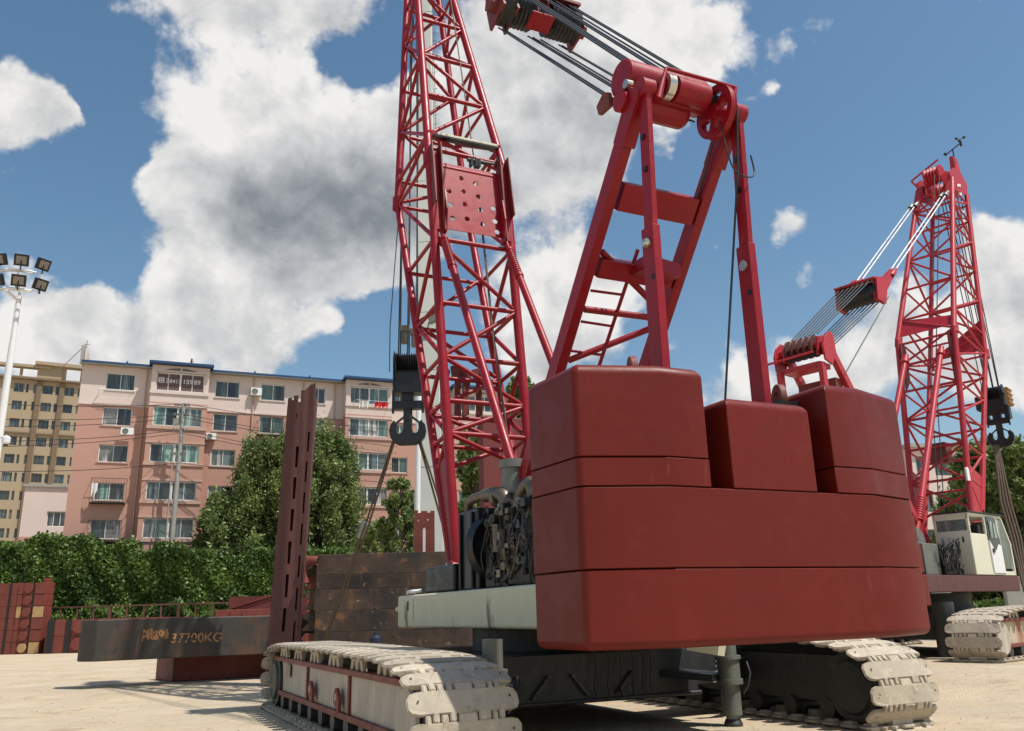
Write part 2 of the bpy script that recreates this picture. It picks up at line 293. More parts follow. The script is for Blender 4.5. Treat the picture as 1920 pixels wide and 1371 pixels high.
# ------------------------------------------------------------------ sky
SUN_AZ = (.89, -.455); SUN_EL = R(63)
def build_sky():
    w = bpy.data.worlds.new('World'); bpy.context.scene.world = w; w.use_nodes = True; t = w.node_tree; N = t.nodes; N.clear(); L = t.links
    out = N.new('ShaderNodeOutputWorld'); sky = N.new('ShaderNodeTexSky'); sky.sky_type = 'NISHITA'; sky.sun_disc = False
    sky.sun_elevation = SUN_EL; sky.sun_rotation = math.atan2(SUN_AZ[0], SUN_AZ[1]); sky.air_density = 1.2; sky.dust_density = .9; sky.ozone_density = 1.6
    bg = N.new('ShaderNodeBackground'); bg.inputs[1].default_value = .115
    hs = N.new('ShaderNodeHueSaturation'); hs.inputs['Saturation'].default_value = 1.12; hs.inputs['Hue'].default_value = .492; hs.inputs['Value'].default_value = 1.; L.new(sky.outputs[0], hs.inputs['Color']); L.new(hs.outputs[0], bg.inputs[0])
    tc = N.new('ShaderNodeTexCoord')
    blobs = []  # px, py, radius px, weight : cloud masses, turned into directions of the sky dome
    for px, py, r, wt in [
        (330, -50, 120, .9), (420, 10, 120, 1), (560, -60, 150, 1), (560, 30, 120, .7), (700, -80, 140, .9), (260, 20, 60, .5),
        (430, 150, 110, .8), (540, 130, 90, .45), (640, 110, 60, .25), (310, 135, 30, .3), (690, 120, 100, -.9), (440, 152, 50, -.8), (225, 240, 90, -1), (170, 410, 130, -.9), (690, 575, 70, -.8), (1290, 360, 130, -.9), (610, 95, 50, -.5), (1260, 460, 70, -.6), (720, 530, 50, -.6), (1560, 250, 200, -.8), (230, 110, 70, -.7),
        (400, 280, 170, 1.1), (540, 330, 220, 1.3), (690, 300, 200, 1.3), (350, 360, 110, .9), (820, 250, 180, 1.2), (640, 440, 170, 1.2),
        (330, 480, 100, .8), (470, 500, 120, .9), (560, 520, 70, .6), (760, 440, 120, .9),
        (20, 220, 110, 1.1), (80, 225, 80, 1.1), (125, 215, 45, .9), (-10, 140, 50, .6), (0, 290, 40, .4),
        (20, 460, 70, .7), (120, 540, 110, .8), (60, 600, 130, .9), (200, 560, 70, .6), (250, 640, 140, 1), (390, 590, 130, 1.), (520, 610, 110, .9), (590, 620, 60, .7), (450, 680, 120, .9), (620, 630, 50, .4), (150, 680, 130, .9), (350, 540, 60, .8),
        (735, 590, 50, .5), (690, 640, 40, .3),
        (960, 120, 190, 1.1), (1010, 260, 190, 1.2), (1100, 180, 170, 1.1), (880, 380, 140, 1), (1180, 60, 170, 1.1), (1290, 60, 120, .85), (1370, 20, 80, .6), (1330, 110, 50, .5), (1440, 140, 34, .7), (1400, 170, 30, .5), (1470, 60, 40, .45), (1230, 210, 90, .6), (1150, 330, 90, .6), (1050, 380, 100, .7), (1250, 290, 40, .3),
        (1040, 520, 130, 1.1), (1110, 600, 120, 1), (960, 620, 110, .9), (1180, 520, 80, .7), (1220, 400, 40, .35), (980, 700, 90, .8), (1250, 660, 50, .4),
        (1460, 450, 48, .55), (1490, 535, 38, .6), (1330, 465, 26, .5), (1240, 290, 40, .5), (1375, 520, 40, .25), (1420, 700, 80, .7), (1560, 690, 100, .75), (1680, 600, 110, .9), (1640, 700, 120, .9), (1700, 540, 70, .6), (1480, 640, 40, .3),
        (1870, 470, 70, .9), (1930, 520, 130, 1.1), (1860, 600, 120, 1), (1930, 700, 120, 1), (1800, 680, 90, .8), (1860, 10, 50, .3), (1740, 470, 30, .25), (1180, 720, 90, .6), (1350, 760, 90, .6)]:
        d = Vector(ray(px, py)).normalized(); blobs.append((d, r/F_*.86, wt))
    g = bpy.data.node_groups.new('cloud_density', 'ShaderNodeTree'); g.interface.new_socket('Dir', in_out='INPUT', socket_type='NodeSocketVector')
    g.interface.new_socket('D', in_out='OUTPUT', socket_type='NodeSocketFloat'); g.interface.new_socket('B', in_out='OUTPUT', socket_type='NodeSocketFloat'); GN = g.nodes; GL = g.links
    gi = GN.new('NodeGroupInput'); go = GN.new('NodeGroupOutput'); nr = GN.new('ShaderNodeVectorMath'); nr.operation = 'NORMALIZE'; GL.new(gi.outputs[0], nr.inputs[0])
    # warp the direction a little so that the masses have ragged outlines
    nw = GN.new('ShaderNodeTexNoise'); nw.inputs['Scale'].default_value = 7; nw.inputs['Detail'].default_value = 5; nw.inputs['Roughness'].default_value = .6; GL.new(nr.outputs[0], nw.inputs['Vector'])
    s1 = GN.new('ShaderNodeVectorMath'); s1.operation = 'SUBTRACT'; s1.inputs[1].default_value = (.5, .5, .5); GL.new(nw.outputs['Color'], s1.inputs[0])
    s2 = GN.new('ShaderNodeVectorMath'); s2.operation = 'SCALE'; s2.inputs['Scale'].default_value = .11; GL.new(s1.outputs[0], s2.inputs[0])
    ad = GN.new('ShaderNodeVectorMath'); ad.operation = 'ADD'; GL.new(nr.outputs[0], ad.inputs[0]); GL.new(s2.outputs[0], ad.inputs[1])
    acc = None
    for d, r, wt in blobs:
        ds = GN.new('ShaderNodeVectorMath'); ds.operation = 'DISTANCE'; GL.new(ad.outputs[0], ds.inputs[0]); ds.inputs[1].default_value = tuple(d)
        mp = GN.new('ShaderNodeMapRange'); mp.interpolation_type = 'SMOOTHSTEP'; mp.inputs[1].default_value = r*1.25; mp.inputs[2].default_value = 0; mp.inputs[3].default_value = 0; mp.inputs[4].default_value = wt; GL.new(ds.outputs['Value'], mp.inputs[0])
        if acc is None: acc = mp.outputs[0]
        else:
            a = GN.new('ShaderNodeMath'); a.operation = 'ADD'; GL.new(acc, a.inputs[0]); GL.new(mp.outputs[0], a.inputs[1]); acc = a.outputs[0]
    # the sky outside the photograph: broad noise decides where clouds stand
    far = GN.new('ShaderNodeVectorMath'); far.operation = 'DOT_PRODUCT'; far.inputs[1].default_value = tuple(FW); GL.new(nr.outputs[0], far.inputs[0])
    fm = GN.new('ShaderNodeMapRange'); fm.inputs[1].default_value = .74; fm.inputs[2].default_value = .66; GL.new(far.outputs['Value'], fm.inputs[0])
    fn = GN.new('ShaderNodeTexNoise'); fn.inputs['Scale'].default_value = 2.6; fn.inputs['Detail'].default_value = 2; GL.new(nr.outputs[0], fn.inputs['Vector'])
    f2 = GN.new('ShaderNodeMapRange'); f2.inputs[1].default_value = .53; f2.inputs[2].default_value = .7; f2.inputs[4].default_value = 1.1; GL.new(fn.outputs['Fac'], f2.inputs[0])
    f3 = GN.new('ShaderNodeMath'); f3.operation = 'MULTIPLY_ADD'; GL.new(fm.outputs[0], f3.inputs[0]); GL.new(f2.outputs[0], f3.inputs[1]); GL.new(acc, f3.inputs[2])
    f4 = GN.new('ShaderNodeMath'); f4.operation = 'MINIMUM'; GL.new(f3.outputs[0], f4.inputs[0]); f4.inputs[1].default_value = 2.2; acc = f4.outputs[0]
    def fnoise(sc, det, ro):
        n = GN.new('ShaderNodeTexNoise'); n.inputs['Scale'].default_value = sc; n.inputs['Detail'].default_value = det; n.inputs['Roughness'].default_value = ro; n.inputs['Distortion'].default_value = .15; GL.new(nr.outputs[0], n.inputs['Vector']); return n.outputs['Fac']
    n1 = fnoise(9, 9, .58); n2 = fnoise(26, 6, .6)
    def ma(op, a, b_):
        x = GN.new('ShaderNodeMath'); x.operation = op
        for i, v in enumerate((a, b_)):
            if isinstance(v, (int, float)): x.inputs[i].default_value = v
            else: GL.new(v, x.inputs[i])
        return x.outputs[0]
    D = ma('ADD', acc, ma('ADD', ma('MULTIPLY', ma('SUBTRACT', n1, .5), 2.1), ma('MULTIPLY', ma('SUBTRACT', n2, .5), 1.05)))
    GL.new(D, go.inputs[0]); GL.new(acc, go.inputs[1])
    def dens(vec):
        x = N.new('ShaderNodeGroup'); x.node_tree = g; L.new(vec, x.inputs[0]); return x
    d0 = dens(tc.outputs['Generated'])
    def mr(s, a, b_, c, d, sm='SMOOTHSTEP'):
        r = N.new('ShaderNodeMapRange'); r.interpolation_type = sm; r.inputs[1].default_value = a; r.inputs[2].default_value = b_; r.inputs[3].default_value = c; r.inputs[4].default_value = d; L.new(s, r.inputs[0]); return r.outputs[0]
    def m2(op, a, b_):
        x = N.new('ShaderNodeMath'); x.operation = op
        for i, v in enumerate((a, b_)):
            if isinstance(v, (int, float)): x.inputs[i].default_value = v
            else: L.new(v, x.inputs[i])
        return x.outputs[0]
    alpha = mr(d0.outputs[0], .24, .80, 0, 1)
    # relief: the same billows sampled a little towards the sun
    nrm = N.new('ShaderNodeVectorMath'); nrm.operation = 'NORMALIZE'; L.new(tc.outputs['Generated'], nrm.inputs[0])
    def sn(off, sc=9, det=7):
        a = N.new('ShaderNodeVectorMath'); a.operation = 'ADD'; a.inputs[1].default_value = off; L.new(nrm.outputs[0], a.inputs[0])
        n = N.new('ShaderNodeTexNoise'); n.inputs['Scale'].default_value = sc; n.inputs['Detail'].default_value = det; n.inputs['Roughness'].default_value = .58; n.inputs['Distortion'].default_value = .15; L.new(a.outputs[0], n.inputs['Vector']); return n.outputs['Fac']
    rel0 = m2('MULTIPLY', m2('SUBTRACT', sn((0, 0, 0), 4, 3), sn((.02, -.012, .04), 4, 3)), 1.0)
    rel = m2('MULTIPLY', m2('SUBTRACT', sn((0, 0, 0)), sn((.014, -.008, .024))), 1.7)
    # flat grey bases of the thick masses
    acc = None
    for px, py, r, wt in [(590, 405, 170, 1.1), (710, 410, 150, .9), (480, 405, 110, .7), (450, 395, 90, .5), (820, 470, 130, .5), (760, 300, 120, .25), (960, 220, 260, .6), (880, 420, 150, .5), (1100, 330, 170, .45), (330, 660, 170, .42), (120, 640, 110, .35), (520, 660, 100, .35), (1050, 640, 150, .5), (430, 20, 130, .3), (620, 10, 130, .25), (1600, 700, 170, .45), (1880, 640, 110, .4), (500, 545, 90, .35), (60, 235, 60, .2)]:
        d = Vector(ray(px, py)).normalized(); ds = N.new('ShaderNodeVectorMath'); ds.operation = 'DISTANCE'; L.new(nrm.outputs[0], ds.inputs[0]); ds.inputs[1].default_value = tuple(d)
        q = mr(ds.outputs['Value'], r/F_*1.25, 0, 0, wt); acc = q if acc is None else m2('ADD', acc, q)
    outer = mr(d0.outputs[1], .9, 2.0, 0, .30)
    acc = mr(acc, 0, 1.6, 0, .78, 'LINEAR')
    lum = m2('ADD', m2('SUBTRACT', m2('SUBTRACT', .95, acc), m2('MULTIPLY', outer, .35)), m2('ADD', rel, rel0))
    cr = N.new('ShaderNodeValToRGB'); L.new(lum, cr.inputs[0]); e = cr.color_ramp.elements
    e[0].position = .0; e[0].color = (.26, .285, .32, 1); e[1].position = 1; e[1].color = (.96, .945, .92, 1)
    x = cr.color_ramp.elements.new(.3); x.color = (.42, .445, .475, 1); x = cr.color_ramp.elements.new(.72); x.color = (.72, .725, .73, 1)
    cb = N.new('ShaderNodeBackground'); L.new(cr.outputs[0], cb.inputs[0]); cb.inputs[1].default_value = .92
    mx = N.new('ShaderNodeMixShader'); L.new(alpha, mx.inputs[0]); L.new(bg.outputs[0], mx.inputs[1]); L.new(cb.outputs[0], mx.inputs[2]); L.new(mx.outputs[0], out.inputs[0])
build_sky()
sl = bpy.data.lights.new('sun', 'SUN'); sl.energy = 5.; sl.angle = R(.55); sl.color = (1, .95, .87); so = bpy.data.objects.new('sun', sl); C.objects.link(so)
sd = Vector((SUN_AZ[0]*math.cos(SUN_EL), SUN_AZ[1]*math.cos(SUN_EL), math.sin(SUN_EL))); so.rotation_euler = (-sd).to_track_quat('-Z', 'Y').to_euler(); so.location = (20, -10, 40)
cam = bpy.data.cameras.new('camera'); co_ = bpy.data.objects.new('camera', cam); C.objects.link(co_); bpy.context.scene.camera = co_
cam.sensor_width = 36; cam.lens = F_/W_*36; cam.clip_end = 6000; cam.clip_start = .1
M3 = Matrix((tuple(RT), tuple(UP), tuple(-FW))).transposed(); co_.matrix_world = Matrix.Translation((0, 0, HC)) @ M3.to_4x4()
sc = bpy.context.scene; sc.view_settings.view_transform = 'Standard'; sc.view_settings.look = 'None'; sc.view_settings.exposure = 0; sc.view_settings.gamma = 1
sc.cycles.max_bounces = 6; sc.cycles.diffuse_bounces = 3; sc.cycles.glossy_bounces = 3; sc.cycles.transmission_bounces = 3; sc.cycles.caustics_reflective = False; sc.cycles.caustics_refractive = False
sc.world.cycles.sampling_method = 'MANUAL'; sc.world.cycles.sample_map_resolution = 512
# ------------------------------------------------------------------ crawler tracks
def make_shoe_mesh():
    P = .36; a = .365*P; t = .60*P; g = .010
    lo = [(-.66, -.12*P), (-.60, -.27*P), (-.50, -a)]
    # fingers towards the next shoe (top) and towards the previous (bottom), interlocking
    up_f = [(-.49, -.41), (-.31, -.21), (-.11, .13), (.30, .38)]; dn_f = [(-.41, -.31), (-.21, -.11), (.13, .30), (.38, .47)]
    pts = [(-.67, .15*P), (-.67, -.15*P), (-.63, -.30*P), (-.54, -a)]
    for x0, x1 in dn_f: pts += [(x0+g, -a), (x0+g, -t+.02), (x0+g+.015, -t), (x1-g-.015, -t), (x1-g, -t+.02), (x1-g, -a)]
    pts += [(.55, -a), (.63, -.3*P), (.67, -.15*P), (.67, .15*P), (.62, .31*P), (.54, a)]
    for x0, x1 in reversed(up_f): pts += [(x1-g, a), (x1-g, t-.02), (x1-g-.015, t), (x0+g+.015, t), (x0+g, t-.02), (x0+g, a)]
    pts += [(-.55, a), (-.63, .31*P)]
    m = MB(); n = len(pts); th = .06
    def hz(x, y):   # finger tips and ends roll over
        return -.028*max(0, (abs(y)-.45*P)/(.17*P)) - .03*max(0, (abs(x)-.58)/.08)
    m.v = [(x, y, -th) for x, y in pts]+[(x, y, hz(x, y)) for x, y in pts]
    # flat centre of the top
    m.face([n-1-i for i in range(n)]); m.face([n+i for i in range(n)])
    for i in range(n): j = (i+1) % n; m.face([i, j, n+j, n+i])
    m.box(-.2, .2, -.1, .1, -.15, -th-.001)            # drive lug below
    for sx in (-1, 1): m.box(sx*.52-.06, sx*.52+.06, -.07, .07, -.1, -th-.001)
    me = m.mesh('track_shoe', [steel, black])
    bm = bmesh.new(); bm.from_mesh(me); bmesh.ops.recalc_face_normals(bm, faces=bm.faces)
    ed = [e for e in bm.edges if all(v.co.z > -th+.01 for v in e.verts) and len(e.link_faces) == 2 and any(f.normal.z < .5 for f in e.link_faces)]
    bmesh.ops.bevel(bm, geom=ed, offset=.011, segments=2, affect='EDGES', clamp_overlap=True)
    big = max(bm.faces, key=lambda f: f.calc_area() if f.normal.z > .5 else 0)
    for x, y in ((-.55, .02), (.55, .02)):            # bolt holes
        vs = [bm.verts.new((x+.014*math.cos(k*math.pi/4), y+.014*math.sin(k*math.pi/4), .002)) for k in range(8)]; f = bm.faces.new(vs); f.material_index = 1
    bm.to_mesh(me); bm.free(); return me
SHOE = make_shoe_mesh()
PROF = [(1.55, .3), (1.55, .62), (1.72, .98), (2.1, 1.14), (3.3, 1.27), (6, 1.30), (9.8, 1.29), (10.6, 1.2), (11.08, 1.04), (11.25, .68), (11.15, .35), (10.8, .09), (10.3, .0), (2.3, .0), (1.8, .06)]
def loop_samples(n):
    P = [Vector((y, z)) for y, z in PROF]; k = len(P); fine = []
    for i in range(k):
        a, b, c, d = P[i-1], P[i], P[(i+1) % k], P[(i+2) % k]; L = (c-b).length
        for s in range(12):
            t = s/12
            if L > 2: q = b.lerp(c, t)
            else: q = .5*((2*b)+(c-a)*t+(2*a-5*b+4*c-d)*t*t+(3*b-a-3*c+d)*t**3)
            fine.append(q)
    ln = [0]; m = len(fine)
    for i in range(m): ln.append(ln[-1]+(fine[(i+1) % m]-fine[i]).length)
    out = []
    for i in range(n):
        s = ln[-1]*i/n; j = max(0, next(q for q in range(len(ln)) if ln[q] > s)-1); t = (s-ln[j])/(ln[j+1]-ln[j]); out.append(fine[j].lerp(fine[(j+1) % m], t))
    return out
def crawler(root, xc, zo=0, panel=None, detail=True, outer=1, budget=50, label=None):
    """xc centre, outer = +1/-1 : which side is the outside. track_frame > shoes, rollers ..."""
    n = 60; s = loop_samples(n); xo = xc+outer*.43; xi = xc-outer*.42; x0, x1 = min(xo, xi), max(xo, xi)
    fr = MB(); fr.box(x0+.03, x1-.03, 2.45, 10.95, .32+zo, .985+zo)
    frame = fr.build('track_frame', panel, root)
    if label: frame['label'] = label
    f = MB(); ex = outer
    for z0, z1 in ((.93, 1.01), (.31, .40)): f.box(min(xo-ex*.14, xo+ex*.035), max(xo-ex*.14, xo+ex*.035), 2.42, 10.98, z0+zo, z1+zo)
    for y in (5.05, 7.85): f.box(min(xo-ex*.03, xo+ex*.012), max(xo-ex*.03, xo+ex*.012), y-.04, y+.04, .4+zo, .93+zo)
    f.build('frame_flange', maroon if panel is not rustcream else redslab, frame, bevel=.008)
    if detail:
        for y in ((F1.lx(588, 1308, xo).y, F1.lx(637, 1335, xo).y) if root == crane else (4.3, 5.35)):
            pl = [(.13*math.cos(k*math.pi/10), .13*math.sin(k*math.pi/10)) for k in range(0, 14)]+[(.14, -.2), (.18, -.19), (.18, .06)]
            o = MB().prism(pl, .05, (xo+ex*.05, y, .6+zo), (0, -1, 0), (0, 0, 1)).build('lifting_eye', redslab, frame, bevel=.008)
            MB().tube((xo+ex*.078, y, .6+zo), (xo+ex*.05, y, .6+zo), .055, n=18).build('eye_hole', plate, o)
        MB().box(min(xo, xo+ex*.012), max(xo, xo+ex*.012), 9.3, 9.75, .68+zo, .9+zo).build('access_cover', brass, frame, bevel=.004)
        MB().tube((xo, 10.35, .62+zo), (xo+ex*.01, 10.35, .62+zo), .05, n=12).build('hole', black, frame)
    # carrier brackets between frame top and shoes
    fr2 = MB(); fr2.box(x0+.15, x1-.15, 2.5, 10.8, .99+zo, 1.18+zo); fr2.build('gap_shade_fill', black, frame)  # black filler: shade of the gap under the shoes, put in as colour
    for k in range(6):
        y = 3.3+k*1.35; b = MB(); b.prism([(-.34, 0), (-.26, .2), (.26, .2), (.34, 0), (.22, 0), (.17, .12), (.08, .12), (.05, 0), (-.05, 0), (-.08, .12), (-.17, .12), (-.22, 0)], .06, (xo-ex*.03, y, 1.012+zo), (0, 1, 0), (0, 0, 1)); 
        b.build('carrier_bracket', steel, frame)
    rl = MB()
    for k in range(11):
        y = 2.7+k*.8; MB().lathe((x0-.02, y, .22+zo), (x1+.02, y, .22+zo), [(0, .0), (0, .14), (.12, .14), (.12, .17), (.18, .17), (.18, .12), (x1-x0-.14, .12), (x1-x0-.14, .17), (x1-x0-.08, .17), (x1-x0-.08, .14), (x1-x0+.04, .14), (x1-x0+.04, 0)], 18).build('track_roller', dark, frame)
    for y, rr in ((2.16, .49), (10.62, .47)):
        w = x1-x0; MB().lathe((x0-.08, y, .56+zo), (x1+.08, y, .56+zo), [(0, 0), (0, rr-.14), (.05, rr-.1), (.05, rr), (.2, rr), (.2, rr-.12), (w-.04, rr-.12), (w-.04, rr), (w+.11, rr), (w+.11, rr-.1), (w+.16, rr-.14), (w+.16, 0)], 36).build('drive_wheel', dark, frame)
    # cover plate beside the rear wheel
    MB().lathe((xo+ex*.06, 2.16, .56+zo), (xo+ex*.10, 2.16, .56+zo), [(0, .40), (.04, .38), (.04, 0)], 36).build('wheel_cover', plate, frame)
    rest = []; order = []
    for i in range(n):
        a, b = s[i], s[(i+1) % n]; c = (a+b)/2; d = (b-a).normalized(); nrm = Vector((-d.y, d.x))
        M = Matrix(((1, 0, 0, xc), (0, d.x, nrm.x, c.x), (0, d.y, nrm.y, c.y+zo), (0, 0, 0, 1))); order.append((0 if nrm.y < -.9 else 1, c.x, i, M))
    vis = [o for o in order if o[0] == 1]; vis.sort(key=lambda o: o[1]); keep = vis[:budget]; kk = {o[2] for o in keep}
    for o in keep: ob = link('track_shoe', SHOE, frame); ob.matrix_local = o[3]
    me = bpy.data.meshes.new('ground_run_shoes'); bm = bmesh.new()
    for o in order:
        if o[2] not in kk: t = SHOE.copy(); t.transform(o[3]); bm.from_mesh(t); bpy.data.meshes.remove(t)
    bm.to_mesh(me); bm.free(); me.materials.append(steel); me.materials.append(black); tag(link('lower_track_shoes', me, frame), kind='stuff')
    return frame
rustcream = mat('rusty_cream_panel', (.5, .42, .3), .7, var=.15, vscale=2, streak=(.4, 3, .52, .1, (.3, .13, .08)), patch=[((.42, .25, .17), 3, .55, .12)], bump=.1)
# ------------------------------------------------------------------ lattice boom
def boom(root, g):
    """g: foot, rear/front kink, rear/front top (y,z), half widths"""
    def ch(sec, side, face, t):
        if sec == 0: a, b = ((g['foot'], g['rk']) if face == 'r' else (g['ffoot'], g['fk'])); w = g['w0']*(1-t)+g['w1']*t
        else: a, b = ((g['rk'], g['rt']) if face == 'r' else (g['fk'], g['ft'])); w = g['w1']*(1-t)+g['w2']*t
        return Vector((side*w, a[0]*(1-t)+b[0]*t, a[1]*(1-t)+b[1]*t))
    rc, rb, m = g['rc'], g['rb'], g['mat']
    for sec, nm, tb in ((0, 'boom_base', g['base']), (1, 'boom_top', g['top'])):
        part = None
        # the part's own mesh is the rear-left chord, the other chords and braces hang under it
        for fc in 'rf':
            for sd in (-1, 1):
                q = MB(); q.tube(ch(sec, sd, fc, 0), ch(sec, sd, fc, 1), rc if fc == 'r' else rc*.9, n=14)
                if sec == 1: q.lathe(ch(1, sd, fc, 0)+Vector((0, 0, -.2)), ch(1, sd, fc, .05), [(0, rc*.9), (0, rc*1.35), (.35, rc*1.35), (.35, rc)], 14)
                ob = q.build(nm if part is None else 'chord', m, root if part is None else part); part = part or ob
        prev = 1
        for i, (t0, t1) in enumerate(zip(tb[:-1], tb[1:])):
            fl = i % 2; B = []
            e = .012
            B.append((ch(sec, -1, 'r', t1-(.02 if t1 == 1. else 0)), ch(sec, 1, 'r', t1-(.02 if t1 == 1. else 0)), rb*1.1)); B.append((ch(sec, -1, 'f', t1-e), ch(sec, 1, 'f', t1-e), rb))
            for sd in (-1, 1):
                B.append((ch(sec, sd, 'r', t1), ch(sec, sd, 'f', t1-e), rb*.9)); B.append((ch(sec, sd, 'r', t0 if fl else t1), ch(sec, sd, 'f', t1 if fl else t0), rb))
            if not (sec == 0 and t0 > g.get('clear', 2)): B.append((ch(sec, -1 if fl else 1, 'r', t0), ch(sec, 1 if fl else -1, 'r', t1), rb))
            B.append((ch(sec, 1 if fl else -1, 'f', t0), ch(sec, -1 if fl else 1, 'f', t1), rb))
            if g.get('xb') and i % 3 == 1: B.append((ch(sec, -1, 'r', t1), ch(sec, 1, 'f', t1), rb*.8))
            for a, b, r_ in B: MB().tube(a, b, r_, n=8).build('brace', m, part)
        if sec == 0: base = part
        else: top = part
    # foot plates
    tz = tb[0]
    for sd in (-1, 1):
        t = g['foot_t']; a = ch(0, sd, 'r', 0); b = ch(0, sd, 'r', t); c = ch(0, sd, 'f', t*.93); d = ch(0, sd, 'f', 0)
        q = MB(); x = a.x; dx = .03
        q.prism([(a.y-.06, a.z-.12), (d.y+.1, d.z-.12), (c.y, c.z), (b.y, b.z)], .06, ((a.x+b.x)/2, 0, 0), (0, 1, 0), (0, 0, 1)); q.tube((x-.12, a.y+.04, a.z-.02), (x+.12, a.y+.04, a.z-.02), .17, n=18)
        q.build('boom_foot', m, base)
    return base, top, ch
# ------------------------------------------------------------------ main crane
F1 = Frame(3.127, 10.095, 25.433)
crane = empty('crawler_crane', F1, 'large red crawler crane in the foreground seen from behind its stacked dark red counterweights', 'crane', 'crawler cranes with red lattice booms')
CW = dict(b=1.569, w=2.547, c=.3, e=.047, s=1.111); ZL = (1.326, 2.155, 3.042, 3.369, 4.458, 4.144)
def cw_poly(x0, x1):
    """plan outline of a slab between x0 and x1 (rear face at y=0)"""
    b, w, c, y2 = CW['b'], CW['w'], CW['c'], CW['c']+CW['s']
    def yr(x): return 0 if abs(x) <= b else (abs(x)-b)/(w-b)*c
    xs = sorted({x0, x1, *[v for v in (-b, b) if x0 < v < x1]}); p = [(x, yr(x)) for x in xs]
    if x1 >= w-.01: p += [(w+CW['e'], y2)]
    else: p += [(x1, y2)]
    if x0 <= -w+.01: p += [(-w-CW['e'], y2)]
    else: p += [(x0, y2)]
    return p
def cw_slab(x0, x1, z0, z1, top_r=.0, bot_r=.0, dx=0, corner=.07):
    p = cw_poly(x0, x1); n = len(p); me = bpy.data.meshes.new('counterweight_slab')
    bm = bmesh.new(); lo = [bm.verts.new((x+dx, y, z0+.005)) for x, y in p]; hi = [bm.verts.new((x+dx, y, z1-.005)) for x, y in p]
    bm.faces.new(lo[::-1]); bm.faces.new(hi); vert = []
    for i in range(n): j = (i+1) % n; bm.faces.new((lo[i], lo[j], hi[j], hi[i]))
    bm.edges.ensure_lookup_table(); bm.normal_update()
    ve = [e for e in bm.edges if abs(e.verts[0].co.z-e.verts[1].co.z) > .1 and abs(e.verts[0].co.x-dx) > CW['b']+.3]
    bmesh.ops.bevel(bm, geom=ve, offset=corner, segments=5, affect='EDGES', profile=.5)
    if top_r: bmesh.ops.bevel(bm, geom=[e for e in bm.edges if all(v.co.z > z1-.02 for v in e.verts) and len(e.link_faces) == 2 and any(abs(f.normal.z) < .5 for f in e.link_faces)], offset=top_r, segments=6, affect='EDGES', profile=.5)
    if bot_r: bmesh.ops.bevel(bm, geom=[e for e in bm.edges if all(v.co.z < z0+.02 for v in e.verts) and len(e.link_faces) == 2 and any(abs(f.normal.z) < .5 for f in e.link_faces)], offset=bot_r, segments=6, affect='EDGES', profile=.5)
    fine = [e for e in bm.edges if len(e.link_faces) == 2 and e.calc_face_angle(0) > R(40)]
    bmesh.ops.bevel(bm, geom=fine, offset=.009, segments=2, affect='EDGES')
    bmesh.ops.recalc_face_normals(bm, faces=bm.faces)
    for f in bm.faces: f.smooth = True
    bm.to_mesh(me); bm.free(); me.materials.append(cwred); o = link('counterweight_slab', me, crane); w = o.modifiers.new('w', 'WEIGHTED_NORMAL'); w.weight = 90; return o
w_ = CW['w']
cw_slab(-w_, w_, ZL[0], ZL[1], bot_r=.1); cw_slab(-w_, w_, ZL[1], ZL[2], dx=-.012)
cw_slab(-w_, -.986, ZL[2], ZL[3], dx=-.006); cw_slab(-w_, -.986, ZL[3], ZL[4], top_r=.13, dx=-.012)
cw_slab(.92, w_, ZL[2], ZL[3]); cw_slab(.92, w_, ZL[3], ZL[4], top_r=.13, dx=-.004)
cw_slab(-.679, .595, ZL[2], ZL[5], top_r=.13)
def lug(x, y, z, r=.15, rot=0):
    sp = [[(-r, -.12)]+[(r*math.cos(math.pi-k*math.pi/12), .02+r*math.sin(math.pi-k*math.pi/12)) for k in range(13)]+[(r, -.12)], circle(0, .03, r*.42, 16)]
    outline_mesh('lifting_lug', sp, .07, redslab, crane, plane_m((x, y, z), (math.cos(rot), math.sin(rot), 0), (0, 0, 1)), bevel=.008)
lug(-1.49, .7, 4.55, .16, 1.2); lug(-.80, .75, 4.32, .16, 1.2); lug(.74, .62, 4.36, .17, 1.2)
MB().box(-.98, -.69, .55, 1.4, 3.05, 4.2).build('gap_shade_block', black, crane); MB().box(.6, .91, .45, 1.4, 3.05, 4.3).build('gap_shade_block', black, crane)  # black blocks that paint the shade in the gaps between the slabs
# tracks
tl = crawler(crane, -3.37, panel=plate, outer=-1, budget=49); tr = crawler(crane, 3.37, panel=dark, outer=1, detail=False, budget=49)
# carbody
b = MB(); b.box(-1.9, 1.7, 4.2, 8.8, .42, 1.12); b.box(-3.0, 3.0, 4.6, 5.5, .5, 1.05); b.box(-3.0, 3.0, 7.6, 8.5, .5, 1.05); b.box(-1.95, 1.75, 4.16, 4.22, .40, .46)
carb = b.build('carbody', dark, crane, bevel=.02)
MB().tube((0, 6.3, 1.12), (0, 6.3, 1.5), 1.25, n=48).build('slewing_ring', dark, crane)
for k, (x, dx) in enumerate(((-1.3, .3), (-.35, -.28), (.15, .3), (-1.75, .2))): MB().bar((x, 4.15, .5), (x+dx, 4.15, .82), .05, .03, (1, 0, 0)).build('stiffener', black, carb)
for x in (-.25, -.02, .2, .42, .6, .75): MB().path([(x, 4.12, 1.2), (x+.02, 4.11, .9), (x-.03, 4.1, .62), (x+.02, 4.13, .46)], .011, 6).build('hose', rubber, carb)
